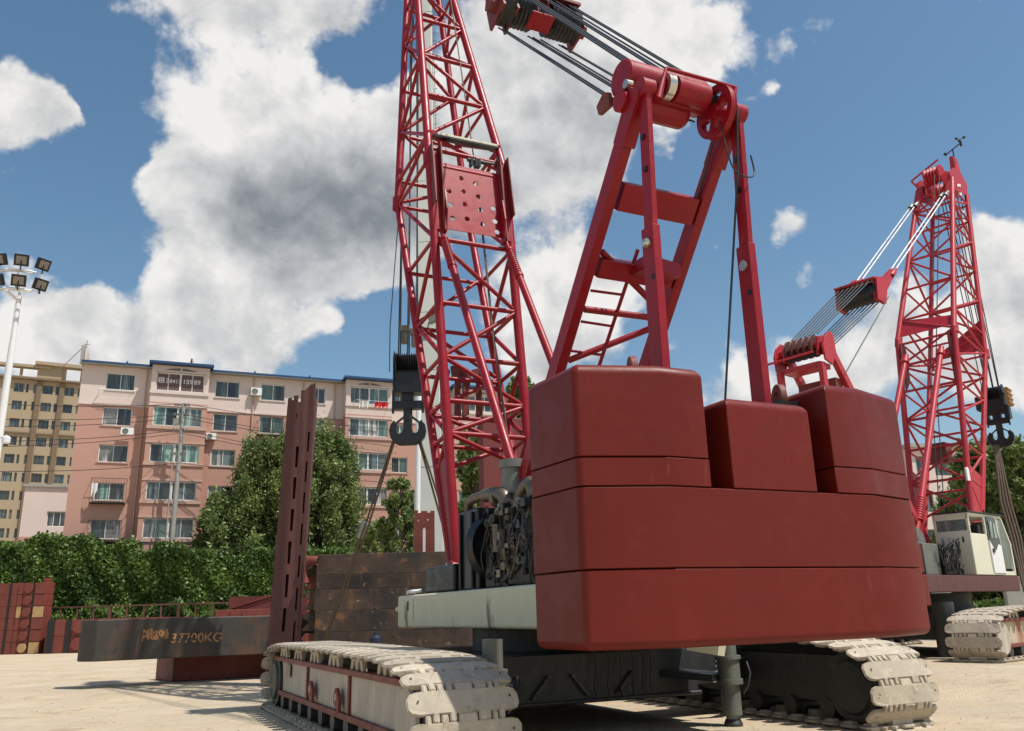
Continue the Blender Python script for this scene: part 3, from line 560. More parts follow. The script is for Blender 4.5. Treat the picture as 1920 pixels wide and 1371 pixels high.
def jack(x, y, zt=1.5):
    j = MB(); j.lathe((x, y, .1), (x, y, zt), [(0, 0), (0, .10), (.06, .10), (.06, .145), (.5, .145), (.5, .2), (.57, .2), (.57, .17), (.86, .17), (.86, .2), (.91, .2), (.91, .14), (zt-.1, .14)], 28).build('jack_cylinder', greygreen, carb)
    MB().lathe((x, y, .0), (x, y, .1), [(0, 0), (0, .14), (.04, .14), (.1, .11)], 24).build('jack_foot', dark, carb)
    MB().path([(x+.16, y-.1, .45), (x+.25, y-.12, .55), (x+.33, y-.1, .75), (x+.36, y, .9)], .016, 6).build('hose', rubber, carb)
jack(1.72, 3.42); jack(-2.3, 3.3, 1.4)
MB().bar((1.6, 3.5, .7), (1.2, 4.3, .75), .1, .5, (0, 0, 1)).build('jack_arm', dark, carb); MB().bar((-2.25, 3.4, .75), (-1.7, 4.3, .75), .1, .5, (0, 0, 1)).build('jack_arm', dark, carb)
for k in range(5): MB().path([(2.0+k*.02, 4.2, .55+k*.08), (2.4, 4.1, .62+k*.08), (2.85, 4.4, .6+k*.07)], .022, 6).build('hose', rubber, carb)
MB().prism([(-.35, 0), (.35, -.12), (.4, .05), (.0, .16), (-.3, .14)], .05, (1.2, 3.3, 1.13), (1, 0, 0), (0, 0, 1)).build('bracket', cream, carb)
# upper deck
dk = MB(); dk.box(-1.58, -1.2, 2.0, 9.77, 1.5, 2.12)
deck = dk.build('deck_beam', cream, crane, bevel=.05, seg=4)
MB().box(1.2, 1.58, 1.45, 9.77, 1.5, 2.12).build('deck_beam', cream, crane, bevel=.05, seg=4)
MB().box(-1.195, 1.195, 1.45, 9.3, 1.55, 2.05).build('deck_frame', black, crane)
MB().box(-1.592, -1.582, 8.75, 9.45, 1.62, 2.04).build('access_panel', cream, deck, bevel=.003); MB().box(-1.60, -1.593, 9.02, 9.12, 1.82, 2.0).build('latch', black, deck)
MB().tube((-1.5, 9.77, 1.86), (-1.5, 10.02, 1.86), .05, n=10).build('hook_pin', cream, deck)
# engine bay
eng = MB().box(-1.28, -.3, 4.2, 5.9, 2.13, 3.15).box(-1.2, -.5, 4.2, 5.6, 3.1, 3.4).build('engine', grime, crane, bevel=.05)
rad = MB().box(-1.35, -.25, 6.02, 6.95, 2.13, 3.52).build('radiator', black, crane, bevel=.04)
MB().lathe((-1.0, 6.03, 2.85), (-1.0, 5.85, 2.85), [(0, .58), (.18, .52), (.18, .5), (.02, .5), (.02, .1), (.1, .08), (.1, 0)], 30).build('fan_shroud', black, rad)
for y in (6.2, 6.75): MB().tube((-1.38, y, 2.16), (-1.38, y, 3.46), .03, n=8).build('upright', rubber, rad)
MB().box(-1.4, -.6, 7.05, 8.6, 2.13, 2.62).build('battery_box', black, crane, bevel=.05, seg=3)
def bend(pts, r, m, nm='engine_pipe', n=14, par=None):
    out = []; P = [Vector(p) for p in pts]
    for i in range(len(P)-1):
        a, b_, c, d = P[max(i-1, 0)], P[i], P[i+1], P[min(i+2, len(P)-1)]
        for s in range(5): t = s/5; out.append(.5*((2*b_)+(c-a)*t+(2*a-5*b_+4*c-d)*t*t+(3*b_-a-3*c+d)*t**3))
    out.append(P[-1]); return MB().path(out, r, n).build(nm, m, par or eng)
bend([(-1.2, 6.75, 3.5), (-1.25, 6.6, 3.68), (-1.25, 6.2, 3.72), (-1.2, 5.95, 3.72)], .085, pipe_m); bend([(-1.2, 6.0, 3.72), (-1.2, 5.6, 3.70), (-1.15, 5.3, 3.62), (-1.15, 5.25, 3.35)], .12, pipe_m)
bend([(-1.0, 5.0, 3.3), (-1.0, 4.95, 3.6), (-1.0, 4.6, 3.75), (-1.0, 4.45, 3.5)], .12, pipe_m)
MB().lathe((-1.15, 5.6, 3.62), (-1.15, 5.45, 3.62), [(0, 0), (0, .16), (.14, .16), (.14, 0)], 20).build('turbocharger', pipe_m, eng)
st = MB().lathe((-.95, 5.35, 3.25), (-.95, 5.35, 4.25), [(0, .12), (.42, .12), (.42, .19), (.46, .2), (.86, .2), (.86, .235), (1.0, .235), (1.0, .2), (.9, .19), (.9, 0)], 30).build('exhaust_stack', greygreen, crane)
MB().lathe((-.8, 4.8, 3.3), (-.8, 4.8, 3.7), [(0, .2), (.3, .24), (.4, .1), (.4, 0)], 18).build('air_cleaner', dark, eng)
MB().tube((-1.3, 5.3, 2.7), (-1.3, 5.3, 3.15), .075, n=14).build('oil_filter', pipe_m, eng); MB().tube((-1.3, 5.05, 2.65), (-1.3, 5.05, 3.05), .07, n=14).build('oil_filter', grime, eng)
MB().lathe((-1.27, 5.8, 2.9), (-1.05, 5.8, 2.9), [(0, 0), (0, .2), (.05, .22), (.2, .22)], 24).build('pulley', grime, eng)
hr = random.Random(11); cols = [rubber, rubber, grime, pipe_m, dark, rubber]
for k in range(46):
    y0 = hr.uniform(4.1, 5.75); z0 = hr.uniform(2.6, 3.45); x = -1.3+hr.uniform(-.08, .12); pts = [(x, y0, z0)]
    for j in range(3): y0 += hr.gauss(0, .09); z0 += hr.gauss(-.2, .2); pts.append((x+hr.uniform(-.08, .05), min(6., max(4.05, y0)), min(3.5, max(2.15, z0))))
    bend(pts, hr.choice([.01, .013, .018, .024, .034]), hr.choice(cols), 'hose' if k % 2 else 'engine_pipe', 8)
for k in range(58):
    y = hr.uniform(4.15, 5.7); z = hr.uniform(2.25, 3.45); r = hr.uniform(.03, .10)
    q = MB(); 
    if k % 2: q.box(-1.34, -1.2, y-r, y+r, z-r*.8, z+r*.8)
    else: q.lathe((-1.2, y, z), (-1.36, y, z), [(0, r), (.12, r), (.14, r*.8), (.14, r*.4), (.16, r*.4), (.16, 0)], 14)
    q.build('engine_fitting', hr.choice([grime, dark, pipe_m, black, brass]), eng, bevel=.01 if k % 2 else 0)
for k, (y, z) in enumerate(((3.2, 2.4), (3.6, 2.9), (2.6, 2.5))): pass
# boom
G1 = dict(foot=(8.15, 2.6), ffoot=(8.38, 2.6), rk=(9.5, 12.28), fk=(11.97, 12.25), rt=(12.9, 22.3), ft=(13.15, 22.3), w0=.9, w1=1., w2=.34, rc=.105, rb=.052, mat=red,
          clear=.7, base=[.21, .285, .36, .465, .60, .77, 1.0], top=[0, .08, .23, .385, .54, .69, .83, .95], foot_t=.24)
bb, bt, ch1 = boom(crane, G1)
# walkway plate with holes between the rear chords
holes = [circle((px-.5)*1.55, (py-.5)*1.85, .068, 18) for px, py in [(.36, .82), (.6, .78), (.14, .58), (.38, .62), (.63, .58), (.87, .44), (.15, .37), (.39, .42), (.65, .38), (.88, .24), (.17, .17), (.41, .2), (.66, .16), (.9, .08)]]
dot = mat('perforated_red_plate', (.3, .006, .015), .42, var=.1)
t = dot.node_tree; N = t.nodes; L = t.links; bs = [n for n in N if n.type == 'BSDF_PRINCIPLED'][0]; old = bs.inputs['Base Color'].links[0].from_socket
tc = N.new('ShaderNodeTexCoord'); vo = N.new('ShaderNodeTexVoronoi'); vo.inputs['Scale'].default_value = 17; vo.inputs['Randomness'].default_value = 0; L.new(tc.outputs['Object'], vo.inputs['Vector'])
mr_ = N.new('ShaderNodeMapRange'); mr_.inputs[1].default_value = .18; mr_.inputs[2].default_value = .26; L.new(vo.outputs['Distance'], mr_.inputs[0]); mx_ = N.new('ShaderNodeMix'); mx_.data_type = 'RGBA'
L.new(mr_.outputs[0], mx_.inputs[0]); mx_.inputs[6].default_value = (.12, .012, .016, 1); L.new(old, mx_.inputs[7]); L.new(mx_.outputs[2], bs.inputs['Base Color'])
d_ = (Vector((0, 9.5, 12.28))-Vector((0, 9.2, 10.2))).normalized()
outline_mesh('perforated_walkway', [rect(-.80, .82, -.93, .95)]+holes, .02, dot, bb, plane_m((0, 9.33, 11.26), (1, 0, 0), d_))
for sd in (-1, 1):
    a = Vector((sd*.9, 9.18, 10.25)); q = MB(); q.bar(a, (sd*.9, 9.48, 12.45), .2, .12); q.build('cheek_box', red, bb, bevel=.01)
    q = MB(); q.bar((sd*.78, 9.12, 10.2), (sd*.78, 9.42, 12.62), .035, .30, (1, 0, 0)); q.bar((sd*1.0, 9.12, 10.9), (sd*1.0, 9.42, 12.6), .03, .28); q.build('cheek_plate', maroon, bb, bevel=.006)
    q = MB(); q.prism([(-.12, -.55), (.1, -.5), (.16, .05), (.02, .6), (-.08, .6)], .03, (sd*.74, 9.12, 10.7), (0, -1, 0), (0, 0, 1)); q.build('gusset', red, bb)
MB().bar((-.86, 9.72, 13.08), (.88, 9.68, 13.08), .13, .1, (0, 0, 1)).build('spreader_bar', cream, bt, bevel=.01)
MB().bar((-.86, 9.66, 12.99), (.88, 9.62, 12.99), .05, .2, (0, 0, 1)).build('spreader_bar', black, bt)
for s_, q_ in ((-1, .98), (1, .98)): MB().bar((s_*.97, 9.72, 13.05), (s_*.72, 9.70, 13.07), .2, .12, (0, 0, 1)).build('bar_bracket', red, bt)
MB().tube((-.98, 9.62, 12.62), (.98, 9.62, 12.58), .06, n=10).build('cross_pipe', red, bt); MB().tube((.0, 9.5, 12.45), (.95, 9.55, 12.5), .05, n=10).build('cross_pipe', dark, bt)
for x in (.1, .22, .3): MB().box(x-.03, x+.03, 9.45, 9.6, 12.3, 12.52).build('rope_guide', black, bt)
# boom head
hd = MB(); hd.box(-.4, .4, 12.75, 13.4, 21.9, 22.6); hd.box(-.36, -.3, 13.0, 14.3, 21.5, 22.4); hd.box(.3, .36, 13.0, 14.3, 21.5, 22.4); hd.lathe((-.29, 13.95, 21.95), (.29, 13.95, 21.95), [(0, 0), (0, .42)]+[(k*.0725+.03*(k % 2), .42 if k % 2 else .36) for k in range(9)]+[(.58, .42), (.58, 0)], 30)
hd.build('boom_head', red, bt)
# backstops with spring sleeves
for sd in (-1, 1):
    a = Vector((sd*.82, 9.0, 9.98)); bq = Vector((sd*.82, 5.05, 3.2)); d = (bq-a).normalized(); q = MB(); q.tube(a+d*1.0, bq, .085, n=14); q.tube(a-d*.3, a+d*.15, .05)
    st_ = q.build('backstop', red, crane)
    pf = [(0, .05), (0, .1), (.08, .1), (.08, .075)]
    for k in range(11): z = .1+k*.075; pf += [(z, .075), (z+.02, .098), (z+.055, .098), (z+.075, .075)]
    pf += [(.95, .075), (.95, .105), (1.05, .105), (1.05, .08)]
    MB().lathe(a, a+d, pf, 18).build('spring_sleeve', red, st_); MB().tube(bq-Vector((.12, 0, 0)), bq+Vector((.12, 0, 0)), .12, n=16).build('pin_boss', red, st_)
# hoist rope down the rear of the boom to the winch
rp = [(.3, 12.5, 22), (.3, 11.34, 18.61), (.3, 10.35, 14.84), (.3, 9.68, 12.16), (.3, 8.85, 7.6), (.3, 8.42, 5.96), (.3, 7.6, 2.6)]
MB().path(rp, .017, 6).build('hoist_rope', rope_b, crane); MB().path([(x+.05, y+.05, z) for x, y, z in rp[3:]], .014, 6).build('hoist_rope', rope_b, crane)
MB().lathe((-.5, 7.4, 2.45), (.6, 7.4, 2.45), [(0, 0), (0, .42), (.05, .42), (.05, .3)]+[(.05+k*.04, .3+.015*(k % 2)) for k in range(26)]+[(1.06, .3), (1.06, .42), (1.1, .42), (1.1, 0)], 28).build('winch_drum', black, crane)
# dark red mast plate and hooked catches seen through the boom
q = MB(); q.box(.92, 2.1, 11.0, 11.3, 2.1, 6.4); q.build('winch_tower', maroon, crane, bevel=.02)
for x, z, s_ in ((-.35, 7.0, 1), (0., 6.9, 1.25), (.2, 6.9, 1), (.55, 6.95, 1.1)):
    MB().prism([(-.05, -.55*s_), (.12, -.45*s_), (.1, .1*s_), (.2, .45*s_), (.08, .62*s_), (-.14, .55*s_), (-.1, .35*s_), (-.03, .3*s_)], .07, (x, 10.4, z-.2), (1, 0, 0), (0, 0, 1)).build('hooked_catch', maroon, bb, bevel=.01)
# gantry
def gantry():
    g = None
    for sd in (-1, 1):
        x = sd*.82
        q = MB(); q.bar((x, 1.05, 4.0), (x, 1.03, 6.75), .13, .27)
        o = q.build('gantry_strut', red, crane, bevel=.012); g = g or o
        MB().bar((x, 1.03, 6.4), (x, .92, 8.75), .09, .21).build('upper_strut', red, o, bevel=.012)
        MB().lathe((x-.1, .9, 8.85), (x+.1, .9, 8.85), [(0, 0), (0, .15), (.2, .15), (.2, 0)], 24).build('pin_boss', red, o)
        for z in (8.1, 7.6, 6.0):
            MB().tube((x-.07, .97, z), (x-.047, .97, z), .045, n=12).build('pin_hole', black, o)
        MB().box(x-.12, x+.12, .9, 1.2, 3.95, 4.2).build('strut_shoe', red, o, bevel=.01)
        MB().lathe((x-.15, 1.02, 6.5), (x-.06, 1.02, 6.5), [(0, 0), (.01, .05), (.05, .075), (.1, .075)], 16).build('retaining_pin', silver, o) if sd < 0 else MB().lathe((x-.1, 1.02, 6.42), (x-.06, 1.02, 6.42), [(0, 0), (0, .08), (.03, .08)], 16).build('retaining_pin', silver, o)
        l = MB(); l.bar((x-.02, 1.05, 8.85), (x-.02, 6.2, 2.6), .17, .27); lg = l.build('gantry_leg', red, crane, bevel=.012)
        MB().bar((x-.02, 1.0, 8.9), (x-.02, 1.5, 8.25), .21, .32).build('leg_sleeve', red, lg, bevel=.012)
        if sd < 0: L0 = lg
    def onleg(x, z): t = (8.85-z)/(8.85-2.6); return Vector((x, 1.05+t*5.15, z))
    d = (onleg(0, 2.6)-onleg(0, 8.85)).normalized()
    for z, h in ((7.72, .42), (6.85, .3)): MB().bar(onleg(-.68, z), onleg(.68, z), .24, h, (0, d.z, -d.y)).build('cross_beam', red, L0, bevel=.01)
    q = MB(); q.bar(onleg(-.1, 6.85)+Vector((0, -.3, 0)), onleg(.55, 6.8)+Vector((0, -.3, 0)), .4, .22, (0, 1, 0)); q.build('ladder_platform', red, L0, bevel=.01)
    def legq(px, py):
        o_, dd = F1._d(px, py); n_ = Vector((0, 6.25, 5.15)).normalized(); return o_+dd*((onleg(0, 8.85)-o_).dot(n_)/dd.dot(n_))
    for a, b_, r_ in ((legq(1128, 472), legq(1228, 572), .055), (legq(1096, 580), legq(1232, 597), .055), (legq(1066, 676), legq(1235, 610), .055)): MB().tube(a, b_, r_, n=10).build('gantry_brace', red, L0)
    def legp(px, py):
        o_, dd = F1._d(px, py); n_ = Vector((0, 6.25, 5.15)).normalized(); return o_+dd*((onleg(0, 8.85)-o_).dot(n_)/dd.dot(n_))
    a, b_ = legp(1196, 468), legp(1122, 690); MB().tube(a, b_+(b_-a)*.5, .03, n=8).build('ladder_rail', red, L0)
    for pa, pb in (((1127, 489), (1187, 497)), ((1108, 545), (1168, 553)), ((1090, 603), (1149, 612)), ((1072, 658), (1130, 666))): MB().tube(legp(*pa), legp(*pb), .024, n=8).build('ladder_rung', red, L0)
    # head
    h = MB(); h.lathe((-.88, 1.4, 9.33), (.55, 1.4, 9.33), [(0, 0), (0, .27), (.02, .29), (1.0, .29), (1.0, .295), (1.02, .295), (1.02, .29), (1.41, .29), (1.43, .27), (1.43, 0)], 36)
    hd_ = h.build('sheave_guard', red, crane)
    MB().lathe((-1.02, 1.3, 8.86), (.14, 1.3, 8.86), [(0, 0), (0, .15), (.02, .17), (.35, .17), (.35, .2), (1.1, .2), (1.16, .16), (1.16, 0)], 28).build('lower_tray', red, hd_)
    MB().lathe((-.5, 1.1, 8.98), (.45, 1.1, 8.98), [(0, 0), (0, .15), (.95, .15), (.95, 0)], 24).build('sheave_shaft', red, hd_)
    MB().lathe((-.42, .95, 9.02), (.9, .95, 9.0), [(0, 0), (0, .125), (.13, .125), (.13, .16), (.14, .19), (.7, .19), (.72, .12)], 28).build('shaft_sleeve', red, hd_); MB().lathe((-.46, .95, 9.02), (-.33, .95, 9.02), [(0, .13), (0, .195), (.12, .195), (.12, .13)], 28).build('shaft_collar', silver, hd_)
    MB().tube((.3, .95, 9.0), (.62, .95, 9.0), .095, n=18).build('dark_shaft', black, hd_)
    MB().lathe((-.98, 1.15, 9.05), (-.9, 1.15, 9.05), [(0, 0), (0, .07), (.1, .07)], 18).build('retaining_pin', silver, hd_)
    wc = F1.ly(1343, 211, .95); sp = [circle(0, 0, .385, 40)]
    for k in range(5):
        a0 = k*2*math.pi/5+.2; sp.append([(.315*math.cos(a0+i*.12), .315*math.sin(a0+i*.12)) for i in range(9)]+[(.12*math.cos(a0+.78-i*.15), .12*math.sin(a0+.78-i*.15)) for i in range(5)])
    M = plane_m(tuple(wc), (0, 1, 0), (0, 0, 1))
    wh = outline_mesh('spoked_sheave', sp, .07, red, crane, M, bevel=.015); MB().lathe(wc-Vector((.11, 0, 0)), wc+Vector((.11, 0, 0)), [(0, 0), (0, .13), (.22, .13), (.22, 0)], 20).build('hub', red, wh)
    MB().lathe(wc-Vector((.05, 0, 0)), wc+Vector((.05, 0, 0)), [(0, .38), (0, .41), (.03, .385), (.07, .385), (.1, .41), (.1, .38)], 40).build('rim', red, wh)
    gp = [F1.ly(px, py, .8) for px, py in ((1234, 186), (1249, 128), (1379, 164), (1376, 190))]; q = MB(); q.tube(gp[0], gp[1], .06, .025, n=8); q.tube(gp[1], gp[2], .028, n=8); q.tube(gp[2], gp[3], .03, n=8); q.build('rope_guard_bar', red, hd_)
    MB().prism([(-.16, -.14), (.16, -.12), (.2, .05), (.0, .16), (-.14, .1)], .08, (-.95, 1.75, 9.1), (0, 1, 0), (0, 0, 1)).build('rope_socket', redslab, hd_, bevel=.01)
    MB().path([(.7, .75, 8.85), (.72, .9, 7.9), (.75, 1.2, 6.8), (.66, 1.7, 4.2)], .018, 6).build('luffing_rope', rope_m, crane); MB().path([(.62, 1.2, 8.6), (.9, 3.4, 6.1), (.8, 5.0, 4.0)], .018, 6).build('luffing_rope', rope_m, crane)
    for c_ in ([(.42, .8, 8.5), (.40, .75, 8.2), (.5, .75, 7.8), (.72, .75, 7.7), (.98, .85, 7.85), (.95, .85, 8.15)],): bend(c_, .013, rubber, 'cable', 6, hd_)
    return hd_
gh = gantry()
# floating sheave block and its ropes
bl = MB(); bl.lathe((-.92, 5.57, 13.72), (.92, 5.57, 13.72), [(0, 0), (0, .36), (.04, .38), (.28, .38)]+[(.28+k*.045, .36-.035*(k % 2)) for k in range(12)]+[(.84, .26), (1.1, .26)]+[(1.12+k*.045, .36-.035*(k % 2)) for k in range(14)]+[(1.8, .37), (1.84, .3), (1.84, 0)], 34, 1)
for x in (-.93, -.62, .93): bl.prism([(-.42, -.28), (.3, -.42), (.45, .1), (.5, .5), (-.1, .45)], .05, (x, 5.6, 13.75), (0, 1, 0), (0, 0, 1))
bl.prism([(-.3, .36), (-.3, .42), (.5, .5), (.5, .44)], 1.8, (0, 5.57, 13.72), (0, 1, 0), (0, 0, 1)); bl.prism([(-.5, -.33), (-.12, -.47), (-.1, -.42), (-.47, -.28)], .5, (-.1, 5.57, 13.72), (0, 1, 0), (0, 0, 1), 2)
for x in (-.2, .05): bl.tube((x, 5.2, 14.05), (x, 5.15, 13.4), .018, m=2)
for x in (-1.02, 1.02): bl.tube((x-.1, 5.6, 13.72), (x+.1, 5.6, 13.72), .18, n=6)
blk = bl.build('sheave_block', [maroon, black, red], crane)
for x in (-.74, -.62, -.5, -.05, .08, .3, .62, .74):
    MB().path([(x*1.0, 1.4, 9.62), (x, 5.35, 14.06)], .017, 6).build('luffing_rope', rope_m, crane)
for x in (-.78, -.66, -.1, .02, .2, .64, .72):
    MB().path([(x-.1, 1.65, 9.1), (x, 5.85, 13.42)], .017, 6).build('luffing_rope', rope_m, crane)
for x in (-.8, -.62, .62, .8): MB().path([(x, 5.95, 14.1), (x*.45, 12.7, 22.2)], .022, 6).build('pendant_rope', rope_m, crane)
# falls of the hook block
for i in range(6):
    x = -.33+i*.13; MB().path([(x*.7, 13.9+(.3 if i % 2 else -.2), 21.9), (x, 14.0+(.12 if i % 2 else -.12), 8.6)], .02, 6).build('hoist_fall', rope_m, crane)
MB().path([(.1, 13.6, 21.9), (-.62, 13.75, 9.4), (-.62, 13.75, 8.1)], .014, 6).build('hoist_fall', rope_m, crane)
tag(MB().path([(-1.5+.05*math.cos(k*1.9)*k*.15, 9.35-k*.045, 2.16+.035*abs(math.sin(k*2.3))) for k in range(14)], .035, 8).build('rag', cloth_w), 'crumpled white rag lying on the front end of the cream deck beam', 'rag').matrix_world = Matrix.Translation(F1.o) @ Matrix.Rotation(F1.a, 4, 'Z')
# hook block
def ramshorn(o, s, par, m=black):
    hr_ = [(.1, .66), (.1, .12), (.16, .0), (.25, -.04), (.33, .02), (.36, .14), (.35, .3), (.42, .36), (.5, .24), (.53, .06), (.49, -.12), (.38, -.26), (.24, -.33)]; sp = [[(-x, y) for x, y in hr_]+[(x, y) for x, y in reversed(hr_)]]
    sp = [[(x*s, y*s) for x, y in sp[0]]]
    ho = outline_mesh('double_hook', sp, .16*s, m, par, o, bevel=.03*s)
    for sd in (-1, 1): MB().bar(o @ Vector((sd*.06*s, .56*s, 0)), o @ Vector((sd*.44*s, .26*s, 0)), .06*s, .05*s, (0, 0, 1)).build('safety_latch', m, ho)
    return ho
def hook_block(fr, x, y, z, s, label, rot=0, single=False, guard=None):
    r = bpy.data.objects.new('hook_block', None); C.objects.link(r); P = fr.out((x, y, z)); r.location = P; r.rotation_euler = (0, 0, fr.a+rot); tag(r, label, 'hook block', 'hook blocks hanging from the booms')
    b = MB(); b.box(-.36*s, .36*s, -.2*s, .2*s, -.55*s, 0); b.box(-.4*s, .4*s, -.24*s, .24*s, -.62*s, -.53*s); b.box(-.37*s, .37*s, -.22*s, .22*s, -.02*s, .02*s)
    b.build('block_body', black, r, bevel=.01)
    b = MB(); b.lathe((-.33*s, 0, .22*s), (.33*s, 0, .22*s), [(0, 0), (0, .34*s)]+[(k*.033*s, (.34 if k % 2 else .27)*s) for k in range(1, 20)]+[(.66*s, .34*s), (.66*s, 0)], 30); b.build('sheaves', black, r)
    b = MB()
    for xx in (-.38, .38): b.prism([(-.2*s, -.55*s), (.2*s, -.55*s), (.26*s, .35*s), (.12*s, .60*s), (-.12*s, .60*s), (-.26*s, .35*s)], .03*s, (xx*s, 0, 0), (0, 1, 0), (0, 0, 1)); b.tube(((xx-.04)*s, 0, .2*s), ((xx+.04)*s, 0, .2*s), .05*s)
    b.build('cheek_plates', black, r)
    b = MB(); b.box(-.38*s, .38*s, -.13*s, .13*s, -1.05*s, -.83*s); b.box(-.16*s, .16*s, -.14*s, .14*s, -.83*s, -.6*s); b.box(-.44*s, -.38*s, -.05*s, .05*s, -1.15*s, -.5*s); b.box(.38*s, .44*s, -.05*s, .05*s, -1.15*s, -.5*s); b.tube((0, 0, -1.35*s), (0, 0, -1.0*s), .12*s, n=18); b.build('trunnion', black, r, bevel=.008)
    if guard:
        b = MB(); b.box(.5*s, .62*s, -.3*s, .3*s, -.35*s, .4*s)
        for k in range(4): b.box(.62*s, .66*s, -.32*s, .32*s, (-.3+.2*k)*s, (-.24+.2*k)*s)
        b.build('guard_boards', guard, r, bevel=.005); b = MB(); b.box(-.7*s, -.42*s, -.25*s, .25*s, -.4*s, .2*s); b.box(.3*s, .52*s, -.2*s, .2*s, -.9*s, -.3*s); b.box(-.5*s, -.3*s, -.2*s, .2*s, -.95*s, -.3*s); b.build('side_weights', black, r, bevel=.05*s)
    ramshorn(plane_m((0, 0, -1.72*s), (1, 0, 0), (0, 0, 1)), s*.9, r)
    if not single and not guard:
        b = MB()
        for xx, zz in ((-.1, .85), (.18, .75)): b.box((xx-.1)*s, (xx+.1)*s, -.08*s, .08*s, (zz)*s, (zz+.34)*s); b.box((xx-.13)*s, (xx+.13)*s, -.1*s, .1*s, (zz+.34)*s, (zz+.52)*s)
        b.build('rope_clamp', brass, r, bevel=.01)
    return r, P
hb, HP = hook_block(F1, 0, 14.0, 8.2, 1.0, 'black hook block with a double hook hanging left of the foreground crane boom')
hb.rotation_euler = (0, 0, 0)
# slings from the double hook
def sling(pts, label, r=.028, n=2, m=rope_b, group=None, gap=.09, sleeve=None):
    root = bpy.data.objects.new('wire_sling', None); C.objects.link(root); root.location = pts[0]; tag(root, label, 'sling', group)
    for k in range(n):
        o = Vector(((k-(n-1)/2)*gap, 0, 0)); MB().path([Vector(p)-Vector(pts[0])+o*(1 if 0 < i < len(pts)-1 else .4) for i, p in enumerate(pts)], r, 8).build('sling_leg', m, root)
    if sleeve: a, b_ = lerp(pts[0], pts[-1], sleeve)-Vector(pts[0]), lerp(pts[0], pts[-1], sleeve+.07)-Vector(pts[0]); MB().tube(a, b_, .1, n=12).build('ferrule', grey, root)
    return root
HY = HP.y
sling([at(742, 815, HY), at(688, 985, HY+.6), at(640, 1120, HY+1.8), at(609, 1200, HY+2.6)], 'brown wire rope sling from the black double hook down to the rusty slab stack', group='wire slings on the hooks', sleeve=.42)
sling([at(783, 815, HY), at(815, 920, HY+.3), at(840, 1010, HY+.5), at(862, 1075, HY+.7)], 'brown wire rope sling from the black double hook running behind the boom foot', group='wire slings on the hooks')
# ------------------------------------------------------------------ second crane
F2 = Frame(7.933, 23.291, -48.37)
crane2 = empty('crawler_crane', F2, 'smaller looking red crawler crane with a cream cab behind on the right', 'crane', 'crawler cranes with red lattice booms')
crawler(crane2, 3.05, zo=.25, panel=rustcream, outer=1, budget=46); crawler(crane2, -3.05, zo=.25, panel=rustcream, outer=-1, detail=False, budget=20)
q = MB(); q.box(-1.8, 1.8, 3.5, 8.8, .7, 1.4); q.box(-2.7, 2.7, 4.4, 5.4, .7, 1.3); q.box(-2.7, 2.7, 7.4, 8.4, .7, 1.3); q.build('carbody', dark, crane2)
MB().tube((0, 6.2, 1.4), (0, 6.2, 1.95), 1.3, n=40).build('slewing_ring', dark, crane2); MB().tube((1.9, 2.9, .3), (1.9, 2.9, 1.7), .28, n=20).build('jack_cylinder', dark, crane2)
q = MB(); q.box(1.55, 2.0, 1.2, 8.5, 1.95, 2.4); q.build('deck_beam', primer, crane2, bevel=.02); q = MB(); q.box(-2.0, -1.55, 1.2, 8.5, 1.95, 2.4); q.build('deck_beam', primer, crane2, bevel=.02)
MB().box(-1.54, 1.54, .8, 8.3, 1.98, 2.32).build('deck_frame', maroon, crane2)
for z0, z1, y1 in ((1.6, 2.4, 1.6), (2.42, 3.2, 1.5), (3.22, 3.9, 1.4)): MB().box(-2.2, 2.2, 0, y1, z0, z1).build('counterweight_slab', cwred, crane2, bevel=.05, seg=3)
